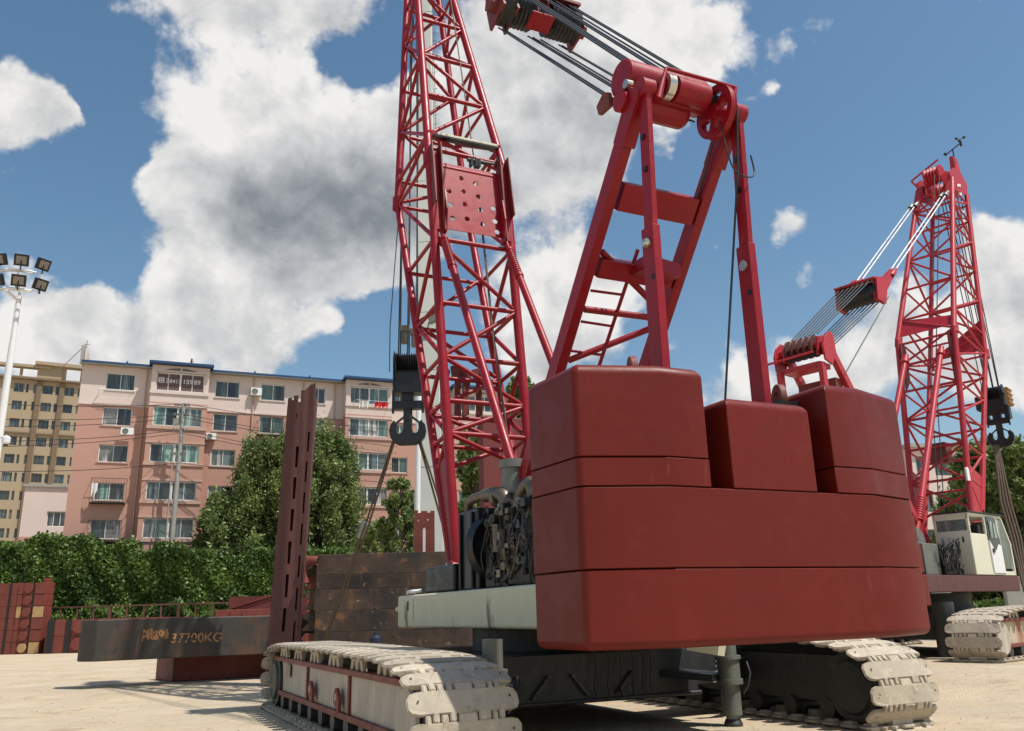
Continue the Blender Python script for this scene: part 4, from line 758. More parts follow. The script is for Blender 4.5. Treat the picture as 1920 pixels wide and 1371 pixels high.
# cab
def cab2():
    x0, x1, y0, y1, z0, z1 = .98, 2.0, 5.35, 8.4, 2.42, 4.2
    a = MB(); a.box(x0, x1, y0, y0+1.25, z0, 3.62)
    zc = 3.66
    cab = a.build('cab', creamc, crane2, bevel=.03, seg=3)
    f = MB(); w = .07
    for (x, y) in ((x0, y0), (x1-w, y0), (x0, y0+1.2), (x1-w, y0+1.2)): f.box(x, x+w, y, y+w, 3.62, z1)
    f.box(x0, x1, y0, y1-.5, z1-.07, z1+.02); f.box(x0, x1, y0, y0+.08, z1-.17, z1-.07); f.box(x0, x1, y0+.001, y0+.08, 3.6, 3.7)
    f.bar((x1-.04, y1-.5, z1-.02), (x1-.04, y1, z0+.9), .08, .08); f.bar((x0+.04, y1-.5, z1-.02), (x0+.04, y1, z0+.9), .08, .08)
    f.box(x1-.08, x1, y1-.09, y1, z0, z0+.95); f.box(x0, x0+.08, y1-.09, y1, z0, z0+.95); f.box(x0, x1, y0+1.2, y1, z0, z0+.12); f.box(x1-.06, x1, y0+2.1, y0+2.17, z0, z1)
    f.build('cab_frame', creamc, cab, bevel=.01)
    d = MB(); d.prism([(0, 0), (.86, 0), (.86, .82), (.7, .86), (.48, .66), (.25, .72), (0, .96)], .05, (x1+.01, y0+1.27, z0+.06), (0, 1, 0), (0, 0, 1)); dr = d.build('cab_door', white, cab, bevel=.006)
    d = MB(); d.prism([(0, .9), (.25, .68), (.48, .62), (.7, .82), (.86, .8), (.86, 1.0), (.62, 1.68), (.05, 1.68)], .03, (x1+.0, y0+1.27, z0+.06), (0, 1, 0), (0, 0, 1)); d.build('door_window', glassd, dr)
    d = MB(); d.box(x1+.02, x1+.035, y0+1.42, y0+1.66, z0+1.1, z0+1.6); d.box(x1+.02, x1+.035, y0+1.74, y0+1.95, z0+1.1, z0+1.55); d.build('window_pane', glass2, dr)
    MB().box(x1+.04, x1+.07, y0+1.36, y0+1.5, z0+.66, z0+.78).build('door_handle', black, dr)
    for qd in ([(x1-.02, y0+2.2, z0+.2), (x1-.02, y1-.1, z0+.2), (x1-.02, y1-.1, z0+.95), (x1-.02, y1-.55, z1-.1), (x1-.02, y0+2.2, z1-.1)], [(x0+.1, y0+.03, 3.7), (x1-.08, y0+.03, 3.7), (x1-.08, y0+.03, z1-.18), (x0+.1, y0+.03, z1-.18)], [(x0+.1, y1-.5, z1-.1), (x1-.08, y1-.5, z1-.1), (x1-.08, y1-.05, z0+.95), (x0+.1, y1-.05, z0+.95)]): MB().quad(qd).build('cab_window', glass2, cab)
    MB().box(x0+.1, x1-.1, y0+.9, y0+1.15, z0+.3, z1-.3).build('seat_back', black, cab)
    for x in (x0+.22, x1-.22): MB().box(x-.02, x+.02, y0-.02, y0, 3.36, 3.52).build('latch', black, cab)
    r = MB(); r.box(x0-.06, x1+.05, y0-.05, y1-.45, z1+.03, z1+.06); 
    for y in (y0+.1, y0+1.4, y0+2.3): r.box(x1-.06, x1-.02, y, y+.04, z1+.02, z1+.16)
    r.build('roof_rack', black, cab)
cab2()
q = MB(); q.box(.55, 1.5, 3.2, 4.2, 2.42, 3.3); q.build('hydraulic_tank', greygreen, crane2, bevel=.03)
q = MB(); q.lathe((.2, 3.9, 3.3), (1.1, 3.9, 3.3), [(0, 0), (0, .5), (.05, .52), (.1, .5), (.1, .35), (.8, .35), (.8, .5), (.85, .52), (.9, .5), (.9, .2), (.86, 0)], 30); q.build('winch_drum', grey, crane2)
q = MB(); q.box(.9, 1.6, 4.25, 5.2, 2.42, 3.3); pw = q.build('pump_unit', black, crane2, bevel=.05)
hr = random.Random(5)
for k in range(26):
    y = hr.uniform(4.1, 5.3); pts = [(1.68, y, hr.uniform(2.45, 3.5))]
    for j in range(3): y = min(5.5, max(3.9, y+hr.gauss(0, .2))); pts.append((1.62+hr.uniform(-.05, .06), y, hr.uniform(2.45, 3.5)))
    bend(pts, hr.choice([.012, .016, .022]), hr.choice([rubber, rubber, dark, grime]), 'hose', 7, pw)
red2 = mat('faded_crimson_paint', (.42, .02, .03), .45, var=.12, patch=[((.25, .04, .04), 3, .62, .1)])
G2 = dict(foot=(8.2, 2.6), ffoot=(8.5, 2.6), rk=(9.65, 11.1), fk=(12.25, 10.6), rt=(13.2, 18.35), ft=(14.5, 18.0), w0=.92, w1=1.02, w2=.7, rc=.1, rb=.043, mat=red2,
          base=[.24, .36, .5, .63, .76, .88, 1.], top=[0, .12, .31, .5, .68, .83, .94], foot_t=.42)
b2, t2, ch2 = boom(crane2, G2)
def tri(y, z, poly, m=red2, par=b2, x=-.0, d=.04): return MB().prism(poly, d, (x, y, z), (1, 0, 0), (0, 0, 1)).build('gusset_plate', m, par)
q = MB(); a, b_, c_, d_ = ch2(1, -1, 'r', .02), ch2(1, 1, 'r', .02), ch2(1, 1, 'r', .075), ch2(1, -1, 'r', .12); q.quad([a, b_, c_, d_]); q.quad([x+Vector((0, .03, 0)) for x in (d_, c_, b_, a)]); q.build('gusset_plate', red2, t2)
q = MB(); a, b_, c_ = ch2(1, 1, 'f', .02), ch2(1, -1, 'f', .02), ch2(1, 1, 'f', .2); q.quad([a, b_, c_]); q.quad([c_+Vector((0, .03, 0)), b_+Vector((0, .03, 0)), a+Vector((0, .03, 0))]); q.build('gusset_plate', red2, t2)
for sd in (-1, 1):
    q = MB(); q.prism([(-.15, -1.5), (.25, -1.1), (.35, 0), (.2, .35), (-.1, .3)], .05, (sd*.86, 9.5, 10.6), (0, 1, 0), (0, 0, 1)); q.build('cheek_plate', maroon, b2)
    a = Vector((sd*.63, 9.2, 10.3)); bq = Vector((sd*.7, 4.6, 3.4)); d = (bq-a).normalized(); q = MB(); q.tube(a, bq, .1, n=14); st_ = q.build('backstop', red2, crane2); MB().lathe(a-d*.1, a+d, [(0, .0), (0, .09), (.2, .09), (.2, .15), (.4, .15), (.4, .1)], 16).build('pin_boss', red2, st_)
    pf = [(0, .1)]
    for k in range(10): z = k*.09; pf += [(z, .1), (z+.02, .15), (z+.07, .15), (z+.09, .1)]
    MB().lathe(a+d*6.6, a+d*7.6, pf, 16).build('spring_sleeve', red2, st_)
MB().prism([(-.11, -.2), (.11, -.2), (.12, .17), (.04, .25), (-.1, .2)], .06, F2.lx(1814, 890, 1.02), (0, 1, 0), (0, 0, 1)).build('white_bracket', white, b2)
q = MB(); q.box(-.3, .3, 9.0, 9.5, 6.3, 7.0); q.build('gear_box', maroon, b2, bevel=.03)
# boom top sheaves
hd = MB(); 
for x in (-.68, -.35, .35, .68): hd.prism([(-.5, -.6), (.7, -.5), (.9, .1), (.35, .55), (-.3, .5), (-.9, .1)], .04, (x, 13.9, 18.5), (0, 1, 0), (0, 0, 1))
for y, z in ((13.3, 18.8), (14.5, 18.5)): hd.lathe((-.33, y, z), (.33, y, z), [(0, 0), (0, .38)]+[(k*.066, .38 if k % 2 else .3) for k in range(1, 10)]+[(.66, .38), (.66, 0)], 26)
hd.prism([(-.12, -.4), (.12, -.4), (.08, .5), (-.06, .5)], .5, (.55, 14.2, 19.2), (1, 0, 0), (0, 0, 1)); hd.tube((-.9, 13.2, 18.9), (.3, 13.2, 19.4), .04); hd.tube((-.9, 13.2, 18.9), (-.6, 13.6, 18.3), .04)
hdo = hd.build('boom_head', red2, t2)
an = MB(); an.tube((.6, 14.2, 19.6), (.6, 14.2, 20.1), .025); an.tube((.3, 14.2, 19.98), (.95, 14.2, 20.25), .025); an.lathe((.95, 14.2, 20.1), (.95, 14.2, 20.42), [(0, 0), (0, .045), (.22, .045), (.32, .02)], 10); an.tube((.24, 14.2, 19.98), (.33, 14.2, 20.04), .07)
for a in (0, 2.1, 4.2): p = Vector((.95+.17*math.cos(a), 14.2+.17*math.sin(a), 20.44)); an.tube((.95, 14.2, 20.4), p, .012); an.lathe(p-Vector((0, 0, .06)), p+Vector((0, 0, .06)), [(0, .02), (.06, .07), (.12, .02)], 10)
an.build('wind_gauge', black, t2)
for k in range(6): z = 18.2-k*.42; MB().prism([(-.2, -.12), (.2, .02), (.2, .14), (-.2, 0)], .02, ch2(1, 1, 'r', 1)+Vector((.02, .55+.06*k*-1, z-18.35)), (0, 1, 0), (0, 0, 1)).build('pale_stripe', offwhite, hdo)
# gantry 2
def gantry2():
    o = None
    for sd in (-1, 1):
        x = sd*.66; q = MB(); q.bar((x, .56, 3.6), (x, .5, 8.3), .14, .22); s_ = q.build('gantry_strut', red2, crane2, bevel=.01)
        q = MB(); q.bar((x, .9, 9.0), (x, 6.0, 2.8), .16, .24); lg = q.build('gantry_leg', red2, crane2, bevel=.01); o = o or lg
        q = MB(); q.prism([(-.25, -.5), (.12, -.6), (.4, -.2), (.38, .32), (.15, .42), (-.15, .2), (-.3, -.1)], .06, (x+sd*.12, .75, 8.85), (0, 1, 0), (0, 0, 1)); q.prism([(-.2, -.3), (.3, -.2), (.28, .38), (-.1, .28)], .06, (x-sd*.12, .75, 8.85), (0, 1, 0), (0, 0, 1)); q.build('head_plate', red2, lg, bevel=.01)
        MB().lathe((x-.2, 1.9, 7.3), (x+.2, 1.9, 7.3), [(0, 0), (0, .05), (.4, .05), (.4, 0)], 12).build('pin', grey, lg)
    for k in range(5): x = -.42+k*.2; MB().lathe((x-.04, .8, 8.9), (x+.04, .8, 8.9), [(0, .12), (0, .33), (.02, .3), (.04, .3), (.06, .33), (.06, .12)], 30).build('sheave', primer, o)
    MB().tube((-.8, .8, 8.9), (.8, .8, 8.9), .12, n=14).build('sheave_shaft', red2, o)
    q = MB(); q.tube((-1.0, .3, 8.55), (.55, .3, 8.6), .035); q.build('rope_guard_bar', red2, o); MB().box(-.6, .6, .5, 1.1, 8.2, 8.35).build('cross_plate', red2, o)
    q = MB(); q.box(-.6, .6, 1.3, 1.7, 7.6, 8.0); q.build('cross_beam', maroon, o, bevel=.02)
    q = MB(); q.path([(-.05, 1.4, 7.6), (-.05, 1.6, 4.0)], .03, 6); q.build('luffing_rope', rope_m, crane2)
gantry2()
def shaft_ring(x, y, z): MB().lathe((x, y, z), (x+.1, y, z), [(0, 0), (0, .2), (.1, .2)], 16).build('lifting_lug', primer, crane2)
shaft_ring(.7, .9, 4.0)
b = MB(); b.lathe((-.68, 4.95, 11.5), (.68, 4.95, 11.5), [(0, 0), (0, .34), (.03, .36), (.2, .36)]+[(.2+k*.04, .35-.03*(k % 2)) for k in range(26)]+[(1.33, .34), (1.36, .36), (1.36, 0)], 30, 1)
for x in (-.7, -.62, .62, .7): b.prism([(-.36, -.36), (.2, -.42), (.42, .1), (1.25, .9), (1.1, 1.05), (.3, .5), (-.25, .4)], .05, (x, 4.95, 11.5), (0, 1, 0), (0, 0, 1))
b.prism([(-.36, .33), (-.4, .39), (.55, .62), (.58, .55)], 1.4, (0, 4.95, 11.5), (0, 1, 0), (0, 0, 1)); b.build('sheave_block', [red2, black], crane2)
for sd in (-1, 1):
    for dx in (-.1, .1): MB().path([(sd*.6+dx, 6.1, 12.4), (sd*.62+dx, 12.0, 17.15)], .032, 6).build('pendant_rope', rope_l, crane2)
    for yy, zz in ((6.1, 12.4), (12.25, 17.35)):
        q = MB(); dv = Vector((0, 5.9, 4.75)).normalized(); q.lathe(Vector((sd*.6-.1, yy, zz))-dv*.25, Vector((sd*.6-.1, yy, zz))+dv*.35, [(0, .09), (.25, .1), (.45, .06), (.6, .04)], 12); q.lathe(Vector((sd*.6+.1, yy, zz))-dv*.25, Vector((sd*.6+.1, yy, zz))+dv*.35, [(0, .09), (.25, .1), (.45, .06), (.6, .04)], 12); q.build('rope_socket', silver if zz > 15 else red2, crane2)
    q = MB(); q.prism([(-.1, -.2), (.8, .7), (.9, 1.2), (.6, 1.1)], .2, (sd*.6, 12.6, 17.4), (0, 1, 0), (0, 0, 1)); q.build('head_link', red2, t2)
for k in range(7):
    x = -.42+k*.14; MB().path([(x, .95, 9.3), (x*1.25, 4.7, 11.85)], .02, 6).build('luffing_rope', rope_m, crane2)
    MB().path([(x, 1.15, 8.7), (x*1.25, 5.1, 11.2)], .02, 6).build('luffing_rope', rope_m, crane2)
MB().path([(.75, 1.6, 8.1), (.8, 5.2, 11.3)], .018, 6).build('luffing_rope', rope_m, crane2)
for k in range(7): x = -.4+k*.13; MB().path([(x, 14.75, 18.4), (x*.8, 15.35+(.12 if k % 2 else -.12), 9.6)], .022, 6).build('hoist_fall', rope_m, crane2)
for k in range(2): MB().path([(.2+.2*k, 12.8, 18.6), (.1+.2*k, 9.2, 9.4), (.1+.15*k, 8.0, 4.0)], .018, 6).build('hoist_rope', rope_m, crane2)
h2, H2P = hook_block(F2, 0, 15.35, 9.45, .95, 'black hook block with ochre guard boards hanging at the right edge of the picture', rot=.1, guard=wood)
Y2 = H2P.y
sling([at(1868, 835, Y2), at(1885, 940, Y2-.4), at(1905, 1010, Y2-.6), at(1925, 1110, Y2-1)], 'long brown wire rope sling hanging before the trees at the right edge', r=.05, n=4, group='wire slings on the hooks', gap=.12)
# ------------------------------------------------------------------ steel yard pieces
def gz_frame(x, y, deg): return Frame(x, y, deg, gz(x, y))
A = onz(177, 1241, .72); FB = Frame(A.x, A.y, 28)
def beam_poly(): return [(-.02, 0), (7.6, 0), (7.6, 1.15), (-.35, 1.15), (-.42, .55), (-.3, .28)]
def slab(name, fr, poly, z0, z1, m, label, cat, group=None, bevel=.02, extra=None):
    r = empty(name, Frame(fr.o.x, fr.o.y, math.degrees(fr.a), fr.o.z), label, cat, group); q = MB(); k = len(poly); q.v = [(x, y, z0) for x, y in poly]+[(x, y, z1) for x, y in poly]
    q.face([k-1-i for i in range(k)]); q.face([k+i for i in range(k)])
    for i in range(k): j = (i+1) % k; q.face([i, j, k+j, k+i])
    q.build('slab_body', m, r, bevel=bevel, seg=2)
    if extra: extra(r)
    return r
def beam_text(r):
    M = plane_m((1.92, -.012, 1.14), (1, 0, -.01), (0, 0, 1)); text_mesh('painted_marking', '37700KG', .37, orange, r, M, .002)
    q = MB(); hr = random.Random(2)
    for k in range(26):
        x = 1.16+k*.028+hr.uniform(-.02, .02); h = hr.uniform(.12, .3); z = 1.4+hr.uniform(-.05, .05)-.001*k; w = hr.uniform(.01, .028); q.box(x-w, x+w, -.010, -.004, z-h/2, z+h/2)
    q.build('paint_smear', orange, r)
slab('counterweight_beam', FB, beam_poly(), .72, 1.83, blackrust, 'long black weathered steel beam with the orange marking 37700KG, lying on a red block', 'steel block', bevel=.03, extra=beam_text)
A2 = onz(322, 1279, 0); FR = Frame(A2.x, A2.y, 28)
slab('counterweight_block', FR, [(0, 0), (5.5, 0), (5.5, 1.1), (-.3, 1.6)], 0.01, .7, redslab, 'flat red steel block on the ground under the long black beam', 'steel block', extra=lambda r: MB().box(1.2, 1.42, -.012, .0, .42, .56).build('socket', maroon, r))
# rusty slab stack
SY = 26.6; cuts = [(590, 1040), (589, 1079), (588, 1106), (587, 1146), (588, 1186), (590, 1222)]; zs = [at(x, y, SY).z for x, y in cuts]; X0 = at(592, 1100, SY).x
FS = Frame(X0, SY, 0); names = ['topmost', 'second from the top', 'third from the top', 'fourth from the top', 'fifth from the top', 'lowest']; zs[-1] = max(.62, zs[-1])
zs = zs[:5]+[.66, .01] if zs[5] < .9 else zs
for i in range(len(zs)-1):
    z1, z0 = zs[i], zs[i+1]; dx = rnd.uniform(-.05, .05)
    def ex(r, z0=z0, z1=z1, i=i):
        zm = (z0+z1)/2; h = (z1-z0); q = MB(); q.prism([(-.42, -h*.42), (.05, -h*.46), (.05, h*.46), (-.3, h*.46), (-.42, h*.2), (-.2, 0)], .5, (.0, .35, zm), (1, 0, 0), (0, 0, 1)); q.build('end_claw', redslab if i in (1, 4) else rust, r, bevel=.02)
    slab('rusty_slab', FS, [(dx, 0), (5.6+dx, 0.1), (5.6+dx, 1.8), (dx+.1, 1.8)], z0+.003, z1-.003, rust, f'dark rusty slab, {names[i]} in the stack behind the foreground track', 'steel slab', 'rusty slabs in the stack', bevel=.012, extra=ex)
ZT = zs[0]
o = MB().path([at(596, 1052, SY-.1)+Vector((0, 0, 0)), at(580, 1050, SY-.1), at(569, 1060, SY-.1), at(567, 1078, SY-.1), at(572, 1095, SY-.1)], .14, 12).build('curved_hook', redslab); tag(o, 'bright red curved steel hook at the upper left corner of the rusty stack', 'hook')
# H shaped red plate on the stack
p = at(777, 1034, SY+.9); q = [[(0, 0), (.13, 0), (.5, 0), (.63, 0), (.63, 1.33), (.52, 1.33), (.52, 1.27), (.4, 1.27), (.4, 1.33), (.22, 1.33), (.22, 1.27), (.1, 1.27), (.1, 1.36), (0, 1.36)], [(.26, .02), (.36, .02), (.37, .72), (.34, .82), (.28, .82), (.25, .72)], rect(.1, .14, 1.0, 1.08), rect(.4, .46, 1.02, 1.1)]
o = outline_mesh('slotted_plate', q, .06, redslab, None, plane_m((p.x, p.y, ZT), (1, 0, 0), (0, 0, 1)), bevel=.01); tag(o, 'small red slotted steel plate standing on the rusty stack in front of the grey column', 'steel plate')
# tall slotted post
TP = at(501, 1190, 24.2); r = bpy.data.objects.new('slotted_post', None); C.objects.link(r); r.location = (TP.x, TP.y, 0); r.rotation_euler = (0, R(1.9), R(6)); tag(r, 'tall dark red slotted steel post standing upright behind the black beam', 'steel post')
H = at(545, 722, 24.2).z; W1 = .46
sl = [rect(.50, .58, z, z+.62) for z in [1.0+.92*k for k in range(6)]]
outline_mesh('post_web', [[(0, 0), (.76, 0), (.76, H+.1), (.6, H+.02), (.45, H-.15), (.36, H-.15), (.36, H-.5), (.28, H-.5), (.28, H-.3), (.16, H-.32), (.16, H-.45), (.1, H-.45), (.1, H-.38), (0, H-.4)]]+[rect(.33, .42, z, z+.62) for z in [.5+.9*k for k in range(7)]]+[rect(.64, .70, z, z+.6) for z in [.2+.88*k for k in range(8)]]+[rect(.25, .30, H-1.0, H-.85)], .05, primer, r, plane_m((0, 0, 0), (1, 0, 0), (0, 0, 1)), bevel=.004)
MB().box(.73, .78, .03, .5, 0, H-.3).build('post_flange', primer, r)
MB().box(-.02, .03, .03, .5, 0, H-.4).build('post_flange', primer, r); MB().box(.03, .73, .44, .5, 0, H-.6).build('post_back', maroon, r)
# pale stack of red slabs far left
ST = onz(72, 1226, 0); FL = Frame(ST.x, ST.y, -3); zz = 0; lab = ['topmost', 'second from the top', 'third from the top', 'fourth from the top', 'fifth from the top', 'lowest']
hs = at(80, 1092, ST.y).z/6
for i in range(6):
    z0 = hs*(5-i); z1 = z0+hs
    def ex(r, z0=z0, z1=z1, i=i):
        zm = (z0+z1)/2; h = z1-z0
        MB().tube((-1.1, -.1, zm), (-1.1, .05, zm), h*.38, n=24).build('round_boss', redslab if i != 5 else yellowp, r)
        MB().box(-1.75, -1.5, -.06, .05, z0+.02, z1-.02).build('front_pad', redslab if i not in (2,) else yellowp, r)
        MB().box(-.68, -.02, -.05, .05, z0+.03, z1-.03).build('front_pad', yellowp if i in (2, 5) else redslab, r)
        MB().box(-.85, -.76, -.02, .02, z0, z1).build('groove', black, r); MB().box(-2.4, -2.25, -.02, .02, z0, z1).build('groove', black, r)
        if i == 0: MB().box(-.3, 0, .1, .5, z1, z1+.28).build('end_lug', redslab, r)
    slab('red_slab', FL, [(-6, 0), (0, 0), (.05, .8), (-6, .8)], z0+.006, z1-.006, redslab, f'red oxide slab with a round boss, {lab[i]} of the stack at the left edge', 'steel slab', 'red slabs stacked at the left edge', extra=ex)
S2 = onz(84, 1226, 0); FP = Frame(S2.x, S2.y-.2, 4); h2_ = at(110, 1162, S2.y).z/2
for i in range(2):
    def ex(r, i=i):
        z0 = i*h2_
        for x0 in (1.6, 4.6):
            sp = [(x0+.3, z0+.15), (x0+2.4, z0+.15), (x0+2.6, z0+.3), (x0+2.6, z0+h2_-.3), (x0+2.4, z0+h2_-.12), (x0+.3, z0+h2_-.12), (x0+.05, z0+h2_-.35), (x0+.05, z0+.35)]
            MB().prism(sp, .16, (0, -.1, 0), (1, 0, 0), (0, 0, 1)).build('rounded_pad', redslab, r, bevel=.03)
        MB().box(1.2, 1.5, -.05, .02, z0, z0+h2_).build('groove', black, r); MB().box(.1, .5, -.06, .02, z0, z0+h2_).build('groove', black, r)
    slab('pad_slab', FP, [(0, 0), (8, 0), (8, 2.2), (0, 2.2)], i*h2_+.008, (i+1)*h2_-.008, redslab, ('lower' if i == 0 else 'upper')+' of two red slabs with rounded pads between the left stack and the black beam', 'steel slab', 'red slabs with rounded pads', extra=ex)
# red wedge and small boxes behind the beam
p = at(405, 1160, 34); FW2 = Frame(p.x, p.y, 6)
slab('red_ramp', FW2, [(0, 0), (2.6, 0), (2.6, 1.6), (0, 1.6)], 0, at(480, 1142, 34).z, redslab, 'bright red steel box with ribs partly hidden behind the black beam', 'steel box', extra=lambda r: [MB().box(x, x+.1, -.06, 0, .2, at(480, 1142, 34).z-.02).build('rib', redslab, r) for x in (0, .55, 1.0)])
q = MB(); z_ = at(480, 1142, 34).z; q.prism([(.55, z_-.3), (2.3, z_-.3), (2.3, z_+.55), (2.1, z_+.5), (.5, z_+.05)], .9, (0, .6, 0), (1, 0, 0), (0, 0, 1)); q.prism([(.3, z_+.02), (2.3, z_+.57), (2.3, z_+.63), (.25, z_+.09)], 1.0, (0, .6, 0), (1, 0, 0), (0, 0, 1)); o = q.build('sloping_box', redslab); o.location = FW2.o+Vector((0, .5, 0)); tag(o, 'red steel box with a sloping pale edged top leaning up beside the tall post', 'steel box')
o = MB().box(0, 3.2, 0, .4, at(440, 1133, 36).z-.4, at(440, 1119, 36).z).build('dark_beam', maroon); o.location = (at(430, 1130, 36).x, 36, 0); q = MB().box(0, .3, 0, .3, 0, at(440, 1133, 36).z-.4).box(2.9, 3.2, 0, .3, 0, at(440, 1133, 36).z-.4); o2 = q.build('beam_leg', maroon, o); tag(o, 'dark brown steel beam on legs behind the red boxes', 'steel beam')
# blue canister behind the track
p = at(705, 1186, 25.6); o = MB().lathe((0, 0, 0), (0, 0, 1), [(0, 0), (0, .16), (.6, .16), (.68, .06), (.76, .06), (.76, 0)], 20).build('blue_canister', mat('blue_plastic', (.02, .028, .06), .4)); o.location = (p.x, 25.6, p.z-.75); tag(o, 'small blue canister standing before the rusty slab stack', 'canister')
# railing
def railing():
    r = bpy.data.objects.new('railing', None); C.objects.link(r); Y = 57.4; P0 = at(85, 1140, Y); P1 = at(500, 1128, Y-3); r.location = (P0.x, P0.y, 0); tag(r, 'low rusty steel railing along the weeds below the ivy hedge', 'railing')
    a, b_ = P0-r.location, P1-r.location; MB().bar(a, b_, .09, .12, (0, 0, 1)).build('top_rail', rustm, r); n = 13
    for k in range(n+1):
        q = lerp(a, b_, k/n); w = .09 if k % 4 else .17; MB().bar(q, (q.x+rnd.uniform(-.06, .06), q.y, 0), w, .09).build('rail_post', rustm, r)
rustm = mat('rusty_rail', (.16, .075, .05), .8, var=.25, vscale=4)
railing()
# ------------------------------------------------------------------ floodlight mast
def mast():
    T = at(36, 556, 33); B = Vector((T.x, 33, 0)); r = bpy.data.objects.new('floodlight_mast', None); C.objects.link(r); r.location = B; tag(r, 'white floodlight mast with a ring of black lamps at the left edge', 'light mast')
    h = T.z; q = MB(); q.lathe((0, 0, 0), (0, 0, 1), [(0, .19), (h*.45, .16), (h*.86, .125), (h*.86, .11), (h, .10)], 20); q.build('mast_pole', white, r)
    q = MB(); R0 = 1.15; c = Vector((-.3, .5, 0))
    for z in (h+.12, h+.95):
        q.path([(c.x+R0*1.15*math.sin(a), c.y-R0*math.cos(a), z) for a in [R(-110+i*10) for i in range(17)]], .045, 8)
        q.path([(c.x+R0*.95*math.sin(a), c.y-R0*.85*math.cos(a), z) for a in [R(-110+i*10) for i in range(17)]], .03, 8)
    for a in (-60, -20, 20, 60): x, y = c.x+R0*1.1*math.sin(R(a)), c.y-R0*.95*math.cos(R(a)); q.tube((x, y, h+.1), (x, y, h+1.), .03)
    q.tube((0, 0, h-.2), (c.x, c.y-R0*.9, h+.1), .06); q.tube((0, 0, h-.1), (0, 0, h+.95), .06); q.build('lamp_ring', white, r)
    for z in (h+.45, h+1.35):
        for a in (-46, -10, 25, 60):
            x, y = c.x+R0*1.2*math.sin(R(a)), c.y-R0*1.1*math.cos(R(a)); d = Vector((math.sin(R(a)), -math.cos(R(a)), -.45)).normalized(); sx = Vector((math.cos(R(a)), math.sin(R(a)), 0)); u_ = sx.cross(d).normalized()
            o = Vector((x, y, z)); l = MB(); l.obox(o, sx*.27, u_*.24, d*.08).obox(o-d*.12, sx*.2, u_*.16, d*.05); lp = l.build('floodlight', black, r, bevel=.01)
            MB().obox(o+d*.083, sx*.19, u_*.16, d*.005).build('lamp_lens', lampglass, lp); MB().tube(o-u_*.22, (x, y, z-.42), .03).build('lamp_bracket', black, lp)
    return r
mast()
p = at(12, 822, 32.6); o = MB().lathe(p-Vector((0, 0, .28)), p+Vector((0, 0, .12)), [(0, 0), (.04, .12), (.1, .15), (.3, .16), (.36, .1), (.4, 0)], 20); o.bar(p+Vector((-.35, .1, .05)), p+Vector((0, 0, .08)), .08, .06); o = o.build('dome_camera', white); MB().lathe(p-Vector((0, 0, .32)), p-Vector((0, 0, .2)), [(0, 0), (.03, .08), (.1, .12)], 16).build('camera_dome', black, o); tag(o, 'white dome security camera fixed to the floodlight mast', 'security camera')
# ------------------------------------------------------------------ utility pole and wires
UY = 62.8; T = at(345, 757, UY); Bp = at(335, 1020, UY); r = bpy.data.objects.new('utility_pole', None); C.objects.link(r); r.location = (T.x-.1, UY, 0); tag(r, 'grey concrete utility pole in front of the pink apartment block', 'utility pole')
MB().lathe((0, 0, 0), (.1, 0, T.z), [(0, .24), (T.z, .13)], 18).build('pole_shaft', concrete, r)
for z in (T.z-.15, T.z-.9, T.z-2.1, T.z-3.9):
    q = MB(); q.bar((-.55, -.25, z), (.55, .1, z), .09, .09); 
    for x in (-.5, -.25, .25, .5): q.lathe((x, -.1, z+.05), (x, -.1, z+.2), [(0, .05), (.07, .06), (.15, .02)], 8)
    q.build('crossarm', greygreen, r)
q = MB(); q.tube((-.35, -.15, .5), (-.35, -.15, T.z-3), .05); q.box(-.5, -.2, -.3, 0, T.z-1.7, T.z-1.2); q.build('conduit', concrete, r)
wr = [[(-20, 757), (345, 757), (740, 806)], [(-20, 786), (342, 776), (745, 838)], [(-20, 800), (344, 783), (520, 812), (745, 850)], [(-20, 828), (340, 806), (745, 872)], [(-20, 838), (340, 812), (745, 880)], [(-20, 884), (338, 868), (745, 905)]]
wl = ['topmost', 'second highest', 'third highest', 'fourth highest', 'fifth highest', 'lowest']
for w, l in zip(wr, wl):
    pts = []; Ys = [50, UY-.3, 66] if len(w) == 3 else [50, UY-.3, 62, 66]
    A_ = [at(x, y, Y) for (x, y), Y in zip(w, Ys)]
    for i in range(len(A_)-1):
        for k in range(8): t = k/8; q = lerp(A_[i], A_[i+1], t); q.z -= .35*math.sin(math.pi*t)*(A_[i+1]-A_[i]).length/25; pts.append(q)
    pts.append(A_[-1]); tag(MB().path(pts, .022, 5).build('power_line', black), f'thin black overhead wire strung from the utility pole, {l} of the set', 'cable', 'overhead wires on the utility pole')
